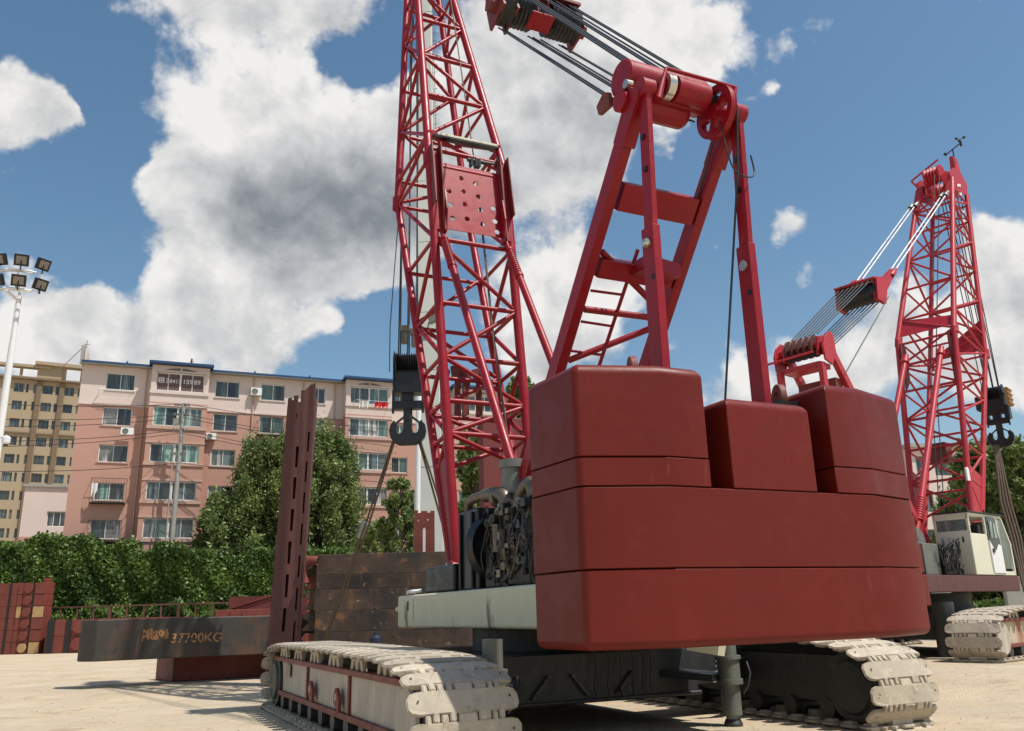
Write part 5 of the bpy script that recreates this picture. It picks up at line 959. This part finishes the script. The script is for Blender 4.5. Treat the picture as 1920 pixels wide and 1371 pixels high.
# ------------------------------------------------------------------ grey telescopic boom column and white pole
def column():
    B = at(812, 1040, 33); r = bpy.data.objects.new('telescopic_boom', None); C.objects.link(r); r.location = (B.x, B.y, 0); tag(r, 'tall pale grey telescopic crane boom rising behind the foreground lattice boom', 'telescopic crane')
    o = Vector((B.x, B.y, 0)); P = [at(812, 1040, 33)-o, at(803, 640, 38)-o, at(800, 330, 43)-o, at(797, -60, 50)-o]; P[0].z = 0.0; ws = [1.08, .98, .88, .8]
    P[0].x += -.0
    for i in range(3):
        a, b_ = P[i], P[i+1]; w0 = ws[i]; MB().bar(a if i == 0 else a-(b_-a).normalized()*.5, b_, w0, w0*.9, (1, 0, 0)).build('boom_section', poleg, r, bevel=.06)
        c_ = MB(); n = 5 if i else 3
        for k in range(n): q = lerp(a, b_, (k+.6)/n); c_.bar(q-(b_-a).normalized()*.02, q+(b_-a).normalized()*.02, w0+.03, w0*.9+.03, (1, 0, 0))
        c_.build('seam_band', concrete, r)
    hz = MB()
    for i in range(3):
        a, b_ = P[i]+Vector((.5, -.35, 0)), P[i+1]+Vector((.42, -.32, 0)); hz.tube(a+Vector((.1, 0, 0)), b_+Vector((.1, 0, 0)), .02, n=6)
        n = int((b_-a).length/.8)
        for k in range(n): q = lerp(a, b_, k/n); hz.tube(q-Vector((.04, 0, 0)), q+Vector((.26, 0, .05)), .012, n=5)
    hz.build('cable_clips', rubber, r)
    q = MB(); p = P[1]+Vector((.3, -.6, .9)); q.obox(p, (.22, 0, .08), (0, .18, 0), (-.06, 0, .16)); q.tube(p, P[1]+Vector((0, 0, .9)), .04); q.build('work_lamp', greygreen, r, bevel=.02)
    T = at(785, 735, 31); Bq = at(780, 1020, 31); s_ = MB(); s_.lathe((Bq.x, 31, 0), (T.x, 31, T.z), [(0, .115), (T.z, .10), (T.z+.05, .03)], 20); tag(s_.build('white_pole', white), 'slim white pole just left of the grey telescopic boom', 'pole')
column()
# clothes, right-hand wall
o = MB().box(0, 14, 0, .3, 0, 2.6).build('concrete_wall', concrete); p = at(1885, 1100, 40); o.location = (p.x, 40, 0); MB().box(0, 14, -.05, .35, 2.6, 2.7).build('wall_coping', concrete, o); tag(o, 'grey concrete boundary wall at the right edge behind the cab', 'wall')
# ------------------------------------------------------------------ pink apartment block
FA = Frame(-32.676, 62.0, 23.0)
def grid_wall(mb, u0, u1, z0, z1, y0, y1, holes, m=0, mz=None):
    """wall slab between y0 (front) and y1, with rectangular openings; mz: [(z, material)] material above z"""
    us = sorted({u0, u1, *[h[0] for h in holes], *[h[1] for h in holes]}); zs_ = sorted({z0, z1, *[h[2] for h in holes], *[h[3] for h in holes], *[z for z, _ in (mz or []) if z0 < z < z1]})
    us = [u for u in us if u0 <= u <= u1]; zs_ = [z for z in zs_ if z0 <= z <= z1]
    for a, b_ in zip(us[:-1], us[1:]):
        for c_, d in zip(zs_[:-1], zs_[1:]):
            cu, cz = (a+b_)/2, (c_+d)/2; mm = m
            for z, q in (mz or []):
                if cz > z: mm = q
            if any(h[0] < cu < h[1] and h[2] < cz < h[3] for h in holes): continue
            mb.quad([(a, y0, c_), (b_, y0, c_), (b_, y0, d), (a, y0, d)], mm)
    for h in holes:
        a, b_, c_, d = h[:4]; mm = m
        for z, q in (mz or []):
            if (c_+d)/2 > z: mm = q
        mb.quad([(a, y0, c_), (a, y1, c_), (b_, y1, c_), (b_, y0, c_)], mm); mb.quad([(a, y0, d), (b_, y0, d), (b_, y1, d), (a, y1, d)], mm)
        mb.quad([(a, y0, c_), (a, y0, d), (a, y1, d), (a, y1, c_)], mm); mb.quad([(b_, y0, c_), (b_, y1, c_), (b_, y1, d), (b_, y0, d)], mm)
wr_ = random.Random(9)
glassc = glass_mat('greenish_curtain_glass', (.09, .15, .13)); glassw = glass_mat('grey_curtain_glass', (.2, .2, .19))
def window(par, u0, u1, z0, z1, y, n=2, fw=.06, arch=False, gl=None, fm=None, wide=()):
    f = MB(); fm = fm or offwhite; f.box(u0, u1, y-.03, y+.03, z0, z0+fw); f.box(u0, u1, y-.03, y+.03, z1-fw, z1); f.box(u0, u0+fw, y-.03, y+.03, z0, z1); f.box(u1-fw, u1, y-.03, y+.03, z0, z1)
    for k in range(1, n): w = .13 if k in wide else .05; x = u0+(u1-u0)*k/n; f.box(x-w/2, x+w/2, y-.032, y+.02, z0+fw, z1-fw)
    fr = f.build('window', fm, par)
    for k in range(n):
        a, b_ = u0+(u1-u0)*k/n, u0+(u1-u0)*(k+1)/n; g = gl or wr_.choice([glass, glass, glass2, glassd, glassc, glassw]); yy = y+.012+.004*(k % 2); MB().quad([(a+.03, yy, z0+.03), (b_-.03, yy, z0+.03), (b_-.03, yy, z1-.03), (a+.03, yy, z1-.03)]).build('pane', g, fr)
    if wr_.random() < .6:
        q = MB(); a = u0+(u1-u0)*wr_.choice([0, .5])+.08; n_ = 12
        for k in range(n_): x = a+k*.06; q.quad([(x, y+.08+.03*(k % 2), z0+.1), (x+.06, y+.08+.03*((k+1) % 2), z0+.1), (x+.06, y+.08+.03*((k+1) % 2), z1-.08), (x, y+.08+.03*(k % 2), z1-.08)])
        q.build('curtain', glass2, fr)
    return fr
apt = empty('apartment_block', FA, 'long salmon pink six storey apartment block with a pale top storey and blue roof edge', 'building')
rows = [(7.64, 9.0), (10.45, 11.75), (13.3, 14.62), (16.1, 17.5), (18.85, 20.2)]; low = [(4.8, 6.1), (1.9, 3.2)]
RZ = 20.75; U1 = 44; DEP = 13
cols = [(1.72, 3.74), (9.65, 11.5), (13.2, 15.1), (17.25, 18.4), (24.15, 25.55), (26.6, 28.4), (34.6, 36.4), (38.5, 40.3)]
bays = [(5.25, 8.75), (20.3, 23.55), (29.8, 33.2)]
H_all = [(a, b_, z0, z1) for a, b_ in cols for z0, z1 in low+rows]
q = MB(); grid_wall(q, 0, U1, 0, RZ, 0, .22, H_all, 0, [(17.7, 1)]); q.box(0, U1, .3, DEP, 0, RZ-.02)
for i in range(-6, 0): q.mi[i] = 0
wall = q.build('wall', [pink, pale], apt); MB().box(-.02, U1, -.06, .0, 17.62, 17.78).build('string_course', pale, apt)
MB().box(.0, .24, .0, DEP, RZ-.02, RZ+1.1).build('gable_parapet', pale, apt)
for a, b_ in cols:
    for i, (z0, z1) in enumerate(low+rows):
        if i < 1: continue
        w = window(apt, a, b_, z0, z1, .14, 2); MB().box(a-.08, b_+.08, -.07, .16, z0-.09, z0-.01).build('sill', pale if z0 > 17 else trim, w)
for a, b_ in bays:
    P = 1.0
    q = MB(); q.box(a-.4, b_+.4, -P, -.001, 0, RZ+.05)
    q = MB(); hs_ = [(a, b_, z0, z1) for z0, z1 in [(r0-.02, r1+.08) for r0, r1 in low+rows]]
    grid_wall(q, a-.35, b_+.35, 0, RZ+.1, -P, -P+.2, hs_, 0, [(17.9, 1)])
    for x in (a-.35, b_+.35):
        for z0, z1, mm in ((0, 17.9, 0), (17.9, RZ+.1, 1)): q.quad([(x, -P, z0), (x, 0, z0), (x, 0, z1), (x, -P, z1)], mm)
    q.quad([(a-.35, -P+.21, 0), (b_+.35, -P+.21, 0), (b_+.35, -P+.21, RZ), (a-.35, -P+.21, RZ)], 2)
    by = q.build('bay', [pink, pale, glassd], apt)
    for i, (z0, z1) in enumerate(low+rows):
        if i < 1: continue
        w = window(by, a, b_, z0-.02, z1+.08, -P+.12, 4, .07, wide=(2,)); MB().box(a-.4, b_+.4, -P-.09, -P+.12, z0-.28, z0-.03).build('sill', pale if z0 > 17 else trim, w); MB().box(a-.38, b_+.38, -P-.05, -P, z1+.12, z1+.26).build('lintel', pale if z0 > 13.9 else trim, w)
        if i == 6:   # arched head over the top window
            pl = [(a-.02, z1+.1)]+[(a+(b_-a)*k/12, z1+.1+.38*math.sin(math.pi*k/12)) for k in range(13)]+[(b_+.02, z1+.1)]; MB().prism(pl, .03, (0, -P-.015, 0), (1, 0, 0), (0, 0, 1)).build('arch_panel', mat('dark_grey_arch', (.16, .15, .14), .8), w); MB().box((a+b_)/2-.05, (a+b_)/2+.05, -P-.05, -P-.02, z1+.1, z1+.48).build('arch_mullion', pale, w)  # arch panel in one even dark grey
    if a < 10:
        tm = mat('banner_lettering', (.7, .66, .64), .8)
        q = MB(); q.quad([(a+.06, -P+.125, 18.92), (b_-.06, -P+.125, 18.92), (b_-.06, -P+.125, 20.2), (a+.06, -P+.125, 20.2)]); bn = q.build('window_banner', mat('mauve_banner', (.13, .08, .08), .8), by)
        for x, s in ((a+.1, '租'), (a+.42, '13'), (a+.95, '8413'), (a+1.9, '159'), (a+2.72, '89')): text_mesh('lettering', s, .5 if len(s) < 4 else .42, tm, bn, plane_m((x, -P+.118, 19.5), (1, 0, 0), (0, 0, 1)), .001)
q = MB(); q.box(-.1, U1, -.62, 1.5, RZ+.0, RZ+.16)
for a, b_ in bays: q.box(a-.6, b_+.6, -1.55, -.6, RZ+.12, RZ+.3)
rf = q.build('roof_edge', bluem, apt); q = MB(); q.box(0, U1, 0, DEP, RZ+.0, RZ+.05); q.build('roof', concrete, rf); q = MB(); q.box(-.1, U1, -.6, -.02, RZ-.06, RZ-.005); q.build('soffit', concrete, rf)
for u, pz in ((4.55, 17.6), (12.6, 17.6), (16.6, 17.6), (19.2, 17.6), (28.9, 17.6)): MB().tube((u, -.09, 0), (u, -.09, pz+3), .055, n=8).build('drain_pipe', trim, apt)
for u in (3, 7.6, 12.5, 16.9, 21.5, 26.2, 31): MB().box(u, u+.12, -.55, -.3, RZ+.16, RZ+.32).build('roof_stub', bluem, rf)
q = MB(); q.tube((7.7, -.3, RZ+.2), (7.7, -.3, RZ+1.0), .06); q.tube((7.55, -.3, RZ+.75), (7.85, -.3, RZ+.75), .03); q.build('vent_pipe', black, rf)
q = MB(); q.box(-.25, .05, 0, .25, RZ, RZ+1.45); q.tube((.1, .1, RZ+1.3), (.1, .1, RZ+1.9), .03); q.tube((-.1, .1, RZ+1.6), (.3, .1, RZ+1.6), .03); q.build('gable_post', concrete, apt)
P = FA.out((0, 0, RZ+1.5)); tag(MB().path([P, at(105, 700, 75)], .03, 5).build('stay_wire', greygreen), 'slanting stay wire from the gable post of the pink block', 'cable')
def aircon(u, y, z, label, w=.8, h=.55):
    r = bpy.data.objects.new('air_conditioner', None); C.objects.link(r); r.location = FA.out((u, y, z)); r.rotation_euler = (0, 0, FA.a); tag(r, label, 'air conditioner', 'air conditioners on the pink facade')
    MB().box(0, w, -.32, 0, 0, h).build('casing', white, r, bevel=.02); MB().lathe((w*.36, -.325, h/2), (w*.36, -.35, h/2), [(0, h*.4), (.02, h*.38), (.02, h*.3), (.005, h*.28), (.005, 0)], 24).build('fan_grille', greygreen, r)
    q = MB(); q.box(.05, .1, -.35, .0, -.06, 0); q.box(w-.1, w-.05, -.35, 0, -.06, 0); q.build('bracket', greygreen, r)
aircon(12.35, -.12, 19.1, 'white air conditioner hanging on the pale top storey beside a window', .85, .62); aircon(3.1, -.35, 15.3, 'white air conditioner under the second window from the top at the left corner', .9, .55); aircon(9.2, -.1, 15.3, 'white air conditioner tucked against the right side of the left bay', .75, .5)
def window_cage(u0, u1, z0, z1, label):
    q = MB(); d = .55; 
    for z in (z0, z1): q.tube((u0, 0, z), (u0, -d, z), .02); q.tube((u0, -d, z), (u1, -d, z), .02); q.tube((u1, -d, z), (u1, 0, z), .02)
    n = 12
    for k in range(n+1): x = u0+(u1-u0)*k/n; q.tube((x, -d, z0), (x, -d, z1), .01, n=5)
    for z in (z0+.3, z0+.6, z0+.9): q.tube((u0, -d, z), (u1, -d, z), .01, n=5)
    q.box(u0, u1, -d, 0, z0-.05, z0)
    r = q.build('window_cage', black); r.matrix_world = Matrix.Translation(FA.o) @ Matrix.Rotation(FA.a, 4, 'Z'); tag(r, label, 'window cage', 'window cages on the pink facade'); return r
cg = window_cage(1.5, 3.9, 10.2, 12.0, 'black steel window cage with things inside, second storey at the left corner'); window_cage(1.6, 3.8, 7.4, 8.9, 'black barred cage over the lowest visible window at the left corner'); window_cage(5.1, 8.9, 7.3, 8.5, 'low barred cage under the lowest window of the left bay'); window_cage(13.0, 15.3, 15.9, 17.0, 'barred cage on the window directly behind the tall slotted post')
def hung(u, y, z, w, h, m, label, cat='laundry', n=5):
    q = MB(); 
    for k in range(n*2): x = u+w*k/(n*2); dy = .04*math.sin(k*1.3); b_ = h*(1-.18*((k*7) % 3)); q.quad([(x, y+dy, z), (x+w/(n*2), y+.04*math.sin((k+1)*1.3), z), (x+w/(n*2), y+.08+.04*math.sin((k+1)*1.3), z-b_), (x, y+.08+dy, z-b_)])
    r = q.build('laundry', m); r.matrix_world = Matrix.Translation(FA.o) @ Matrix.Rotation(FA.a, 4, 'Z'); s_ = r.modifiers.new('s', 'SOLIDIFY'); s_.thickness = .02; tag(r, label, cat, 'laundry on the drying rack')
hung(22.2, -1.75, 18.9, 1.1, .5, cloth_r, 'bright red washing hanging under the top window of the right bay'); hung(20.9, -1.75, 18.9, .75, .6, cloth_w, 'white washing hanging left of the red washing'); hung(21.75, -1.7, 18.95, .4, .25, cloth_b, 'small blue cloth between the white and red washing', n=3)
hung(1.55, -.7, 11.6, .4, .9, cloth_w, 'white bag hanging in the window cage at the left corner', n=3)
q = MB(); q.tube((20.6, -1.8, 18.95), (23.5, -1.8, 18.95), .02); q.tube((20.6, -1.0, 18.8), (20.6, -1.8, 18.95), .02); q.tube((23.5, -1.0, 18.8), (23.5, -1.8, 18.95), .02); r = q.build('drying_rack', grey); r.matrix_world = Matrix.Translation(FA.o) @ Matrix.Rotation(FA.a, 4, 'Z'); tag(r, 'thin metal drying rack under the top window of the right bay', 'drying rack')
q = MB(); q.tube((1.3, -.5, 18.75), (3.9, -.5, 18.75), .04); 
for z in (18.55, 18.35, 18.15): q.tube((1.5, -.35, z), (3.7, -.35, z), .015)
q.tube((1.3, 0, 18.5), (1.3, -.5, 18.75), .03); q.tube((3.9, 0, 18.5), (3.9, -.5, 18.75), .03); r = q.build('window_rack', white); r.matrix_world = Matrix.Translation(FA.o) @ Matrix.Rotation(FA.a, 4, 'Z'); tag(r, 'white pipe rack under the top left window of the pink block', 'drying rack')
# ------------------------------------------------------------------ buildings behind, left
def block(name, fr, U, D, Hh, m, label, cols_, rows_, y_in=.1, top=None, wmat=None):
    r = empty(name, fr, label, 'building'); q = MB(); hs_ = [(a, b_, z0, z1) for a, b_ in cols_ for z0, z1 in rows_]; grid_wall(q, 0, U, 0, Hh, 0, .3, hs_, 0, top); q.box(0, U, .4, D, 0, Hh-.02); mats_ = [m]+([pale] if top else []); q.build('wall', mats_, r)
    for a, b_, z0, z1 in hs_:
        f = MB(); fw = .08; f.box(a, b_, .16, .22, z0, z0+fw); f.box(a, b_, .16, .22, z1-fw, z1); f.box(a, a+fw, .16, .22, z0, z1); f.box(b_-fw, b_, .16, .22, z0, z1)
        n = 3 if b_-a > 1.6 else 1
        for k in range(1, n): x = a+(b_-a)*k/n; f.box(x-.03, x+.03, .16, .2, z0, z1)
        f.quad([(a, .24, z0), (b_, .24, z0), (b_, .24, z1), (a, .24, z1)], 1); f.build('window', [offwhite if top else brass, wmat or wr_.choice([glass, glassd, glass])], r)
    return r
FQ = Frame(at(36, 1000, 84).x, 84, 23)
h_ = at(60, 912, 84).z; sq = block('small_pink_house', FQ, 4.6, 8, h_, pink, 'small pale and pink building left of the apartment block, far behind the hedge', [(2.2, 4.0)], [(h_-3.9, h_-2.4), (h_-7, h_-5.6)], top=[(h_-4.9, 1)])
MB().box(-.2, 4.9, -.2, 8.2, h_, h_+.25).build('roof_slab', concrete, sq)
FT = Frame(at(-60, 1000, 150).x, 143, 29)
def fu(px, py): p = FT.ly(px, py, 0); return p.x, p.z
topz = fu(10, 706)[1]; fl = fu(30, 735)[1]-fu(28, 768)[1]
cs = [(fu(a, 735)[0], fu(b_, 735)[0]) for a, b_ in ((-22, -3), (2, 12), (25, 44), (48, 53), (62, 69), (79, 99), (104, 114), (121, 139), (146, 158))]
rw = [(topz-2.6-fl*k, topz-1.0-fl*k) for k in range(11)]
tw = block('high_rise', FT, fu(185, 735)[0], 16, topz, tan, 'tan high rise with brown vertical strips far behind the left hedge', cs, rw)
mb = MB()
for px in (72, 115): u = fu(px, 735)[0]; mb.box(u-.35, u+.45, -.35, .02, 0, topz-.5)
mb.box(-.3, fu(185, 735)[0]+.3, -.8, .02, topz-.25, topz+.1); mb.box(-.1, fu(185, 735)[0], -.3, .02, topz-fl*3-.5, topz-fl*3-.25); mb.build('facade_band', tand, tw)
mb = MB(); mb.box(-.3, 13, -.4, 12, topz+.1, topz+.3)
for u in (0, 4, 8, 12): mb.box(u, u+.5, 0, .5, topz+.3, topz+2)
mb.box(-.5, 13, -.6, 1, topz+2, topz+2.5); u0 = fu(70, 700)[0]; mb.box(u0-.5, u0+17, -1, 1, topz+2.6, topz+3.2); mb.box(u0, u0+4, -.2, 8, topz+.1, topz+2.6)
for k in range(5): mb.box(u0+4+k*3, u0+4.7+k*3, 0, .6, topz+.1, topz+2.6)
mb.build('roof_frame', tan, tw)
for px, yy in ((-90, 720), (-140, 715)): pass
# building behind the second crane
FZ = Frame(at(1728, 1000, 70).x, 70, 12); hz_ = at(1760, 838, 70).z
zb = block('pink_block', FZ, 5.2, 10, hz_, pale, 'pinkish building with wide windows seen through the boom of the right crane', [(.5, 1.6), (2.2, 4.6)], [(hz_-2.3-3*k, hz_-.7-3*k) for k in range(4)]); MB().box(-.2, 5.4, -.4, 10.2, hz_, hz_+.3).build('roof_slab', concrete, zb)
# ------------------------------------------------------------------ vegetation
nr_ = np.random.default_rng(4)
def leaf_cloud(name, pts, size, m, parent=None, elong=2.1, droop=.4):
    """pts Nx3 -> one small folded leaf card each"""
    n = len(pts); d = nr_.normal(size=(n, 3)); d[:, 2] -= droop; d /= np.linalg.norm(d, axis=1)[:, None]; a = nr_.normal(size=(n, 3)); a = np.cross(d, a); a /= np.linalg.norm(a, axis=1)[:, None]
    s = size*nr_.uniform(.6, 1.3, n)[:, None]; L_ = d*s*elong; Wd = a*s*.5; p = np.asarray(pts)
    V = np.stack([p-L_*.5, p+Wd, p+L_*.5, p-Wd], 1).reshape(-1, 3); me = bpy.data.meshes.new(name); me.vertices.add(4*n); me.vertices.foreach_set('co', V.ravel()); me.loops.add(4*n); me.loops.foreach_set('vertex_index', np.arange(4*n, dtype=np.int32)); me.polygons.add(n); me.polygons.foreach_set('loop_start', np.arange(0, 4*n, 4, dtype=np.int32)); me.polygons.foreach_set('loop_total', np.full(n, 4, dtype=np.int32)); me.update(); me.validate(); me.materials.append(m); return link(name, me, parent)
def tree(name, base, H, spread, label, nfr=60, per=420, size=.17, lowf=.15, upright=.8, lean=(0, 0), group='trees beyond the yard', cone=False):
    r = bpy.data.objects.new(name, None); C.objects.link(r); r.location = base; tag(r, label, 'tree', group); tr = random.Random(int(base[0]*7+H*13)); P = []; tk = MB()
    tk.lathe((0, 0, 0), (lean[0]*.5, lean[1]*.5, H*.7), [(0, H*.022), (H*.35, H*.015), (H*.7, H*.006)], 10)
    for i in range(nfr):
        t = lowf+(1-lowf)*tr.random(); ang = tr.uniform(0, 2*math.pi); env = (math.sin(math.pi*min(1, (t-lowf)/(1-lowf)*.84+.1))**.38 if not cone else (1-(t-lowf)/(1-lowf))*.95+.12); rad = spread*env*math.sqrt(tr.uniform(.08, 1.35))
        c = Vector((rad*math.cos(ang)+lean[0]*t, rad*math.sin(ang)+lean[1]*t, H*t)); b0 = Vector((lean[0]*t*.5, lean[1]*t*.5, max(0, H*t-rad*upright*1.3-.5)))
        tk.path([b0, b0.lerp(c, .5)+Vector((0, 0, .1*rad)), c], H*.0035, 4)
        sx = spread*tr.uniform(.08, .2); sz = sx*tr.uniform(1.0, 1.9)*upright*1.3; n = int(per*tr.uniform(.5, 1.3)); q = nr_.normal(size=(n, 3))*.62; P.append(np.array(c)+q*np.array([sx, sx, sz]))
    tk.build('trunk', barkm, r); P = np.concatenate(P); P = P[P[:, 2] > .2]; leaf_cloud('crown', P, size, leaf, r); return r
def tree_px(px, Y, ytop, wpx, label, **k):
    t = at(px, ytop, Y); s = wpx/2/F_*Y/1.0; return tree(k.pop('name', 'broadleaf_tree'), Vector((at(px, 1030, Y).x, Y, 0)), t.z, s, label, **k)
tree_px(592, 64, 820, 140, 'tall feathery green tree right behind the slotted post, before the pink block', nfr=330, per=300, size=.12, upright=.9, lowf=.05, name='willow_tree')
tree_px(505, 64, 826, 140, 'tall green tree just left of the slotted post, before the pink block', nfr=330, per=300, size=.12, upright=.9, lowf=.05, name='willow_tree')
tree_px(432, 63, 935, 115, 'lower bushy tree at the left foot of the tall trees', nfr=168, per=231, size=.16)
tree_px(750, 47, 905, 66, 'narrow young tree left of the grey telescopic boom', nfr=110, per=240, size=.11, lowf=.08)
tree_px(705, 50, 985, 90, 'low round bush behind the rusty slab stack', nfr=81, per=209, size=.14, lowf=.05, name='shrub')
tree_px(845, 47, 930, 80, 'bushy tree seen between the boom foot and the grey column', nfr=96, per=187, size=.14)
tree_px(892, 52, 815, 70, 'tree seen through the lower bays of the foreground boom', nfr=120, per=187, size=.16)
tree_px(985, 58, 708, 60, 'tall tree peeking out between the boom and the counterweights', nfr=144, per=176, size=.18, lowf=.4)
tree_px(1868, 46, 838, 105, 'large green tree behind the cab at the right edge', nfr=216, per=253, size=.15, lowf=.08)
tree_px(1925, 44, 835, 90, 'leafy tree cut by the right edge of the picture', nfr=192, per=242, size=.15, lowf=.08)
tree_px(1812, 52, 930, 90, 'lower green tree left of the large tree behind the cab', nfr=120, per=220, size=.16, lowf=.05)
def hedge():
    r = bpy.data.objects.new('ivy_hedge', None); C.objects.link(r); r.location = (0, 0, 0); tag(r, 'high bank of dark green ivy in front of the pink block', 'hedge'); P = []; Yb = 60.4; x0 = at(-60, 1000, Yb).x; x1 = at(700, 1000, Yb).x; core = MB(); hr = random.Random(8)
    def top(x): px = 960+(x/Yb)*F_*.96; base = 1015+ (20 if 285 < px < 540 else 0)+9*math.sin(px*.031)+6*math.sin(px*.083+1); return at(px, base if px < 545 else 1035, Yb).z
    n = 60000; xs = nr_.uniform(x0, x1, n); tops = np.array([top(x) for x in np.linspace(x0, x1, 300)]); tz = np.interp(xs, np.linspace(x0, x1, 300), tops); h = nr_.random(n)**.8
    bulge = .55*np.sin(xs*1.7+h*5)*np.sin(h*9+xs*.8)+.45*np.sin(xs*.55+2*h); z = h*tz+nr_.normal(size=n)*.12; y = Yb-.95-.5*(bulge+1)+np.abs(nr_.normal(size=n))*.22+.5*h**3; P = np.stack([xs, y, np.maximum(.1, z)], 1)
    m = 9000; xs = nr_.uniform(x0, x1, m); tz = np.interp(xs, np.linspace(x0, x1, 300), tops); P2 = np.stack([xs, nr_.uniform(Yb-.4, Yb+1.4, m), tz+nr_.normal(size=m)*.16-.1], 1)
    N_ = 60
    for i in range(N_):
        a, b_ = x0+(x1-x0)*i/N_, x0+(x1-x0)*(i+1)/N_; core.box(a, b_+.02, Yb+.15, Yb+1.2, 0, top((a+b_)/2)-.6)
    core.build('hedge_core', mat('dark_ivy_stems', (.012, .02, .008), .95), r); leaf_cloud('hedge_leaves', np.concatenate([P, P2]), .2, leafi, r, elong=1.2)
hedge()
def weeds():
    n = 26000; x0, x1 = at(60, 1130, 58).x, at(520, 1130, 58).x; xs = nr_.uniform(x0, x1, n); y = nr_.uniform(57.7, 59.3, n); h = nr_.random(n); z = h*(2.35+.45*np.sin(xs*1.3)+.3*np.sin(xs*3.1+y)+.1*(y-57)); P = np.stack([xs, y, z], 1)
    o = leaf_cloud('weeds', P, .15, leafg, None, elong=2.4, droop=-1.2); tag(o, 'bright green weeds growing behind the rusty railing', 'weeds', kind='stuff')
    n = 9000; xs = nr_.uniform(at(1760, 1100, 40).x, at(1990, 1100, 40).x, n); y = nr_.uniform(41, 43.5, n); z = nr_.random(n)*(1.2+.5*np.sin(xs*2)); tag(leaf_cloud('weeds', np.stack([xs, y, z], 1), .15, leafg, None, elong=2.2, droop=-1.), 'weeds behind the right hand wall', 'weeds', kind='stuff')
weeds()
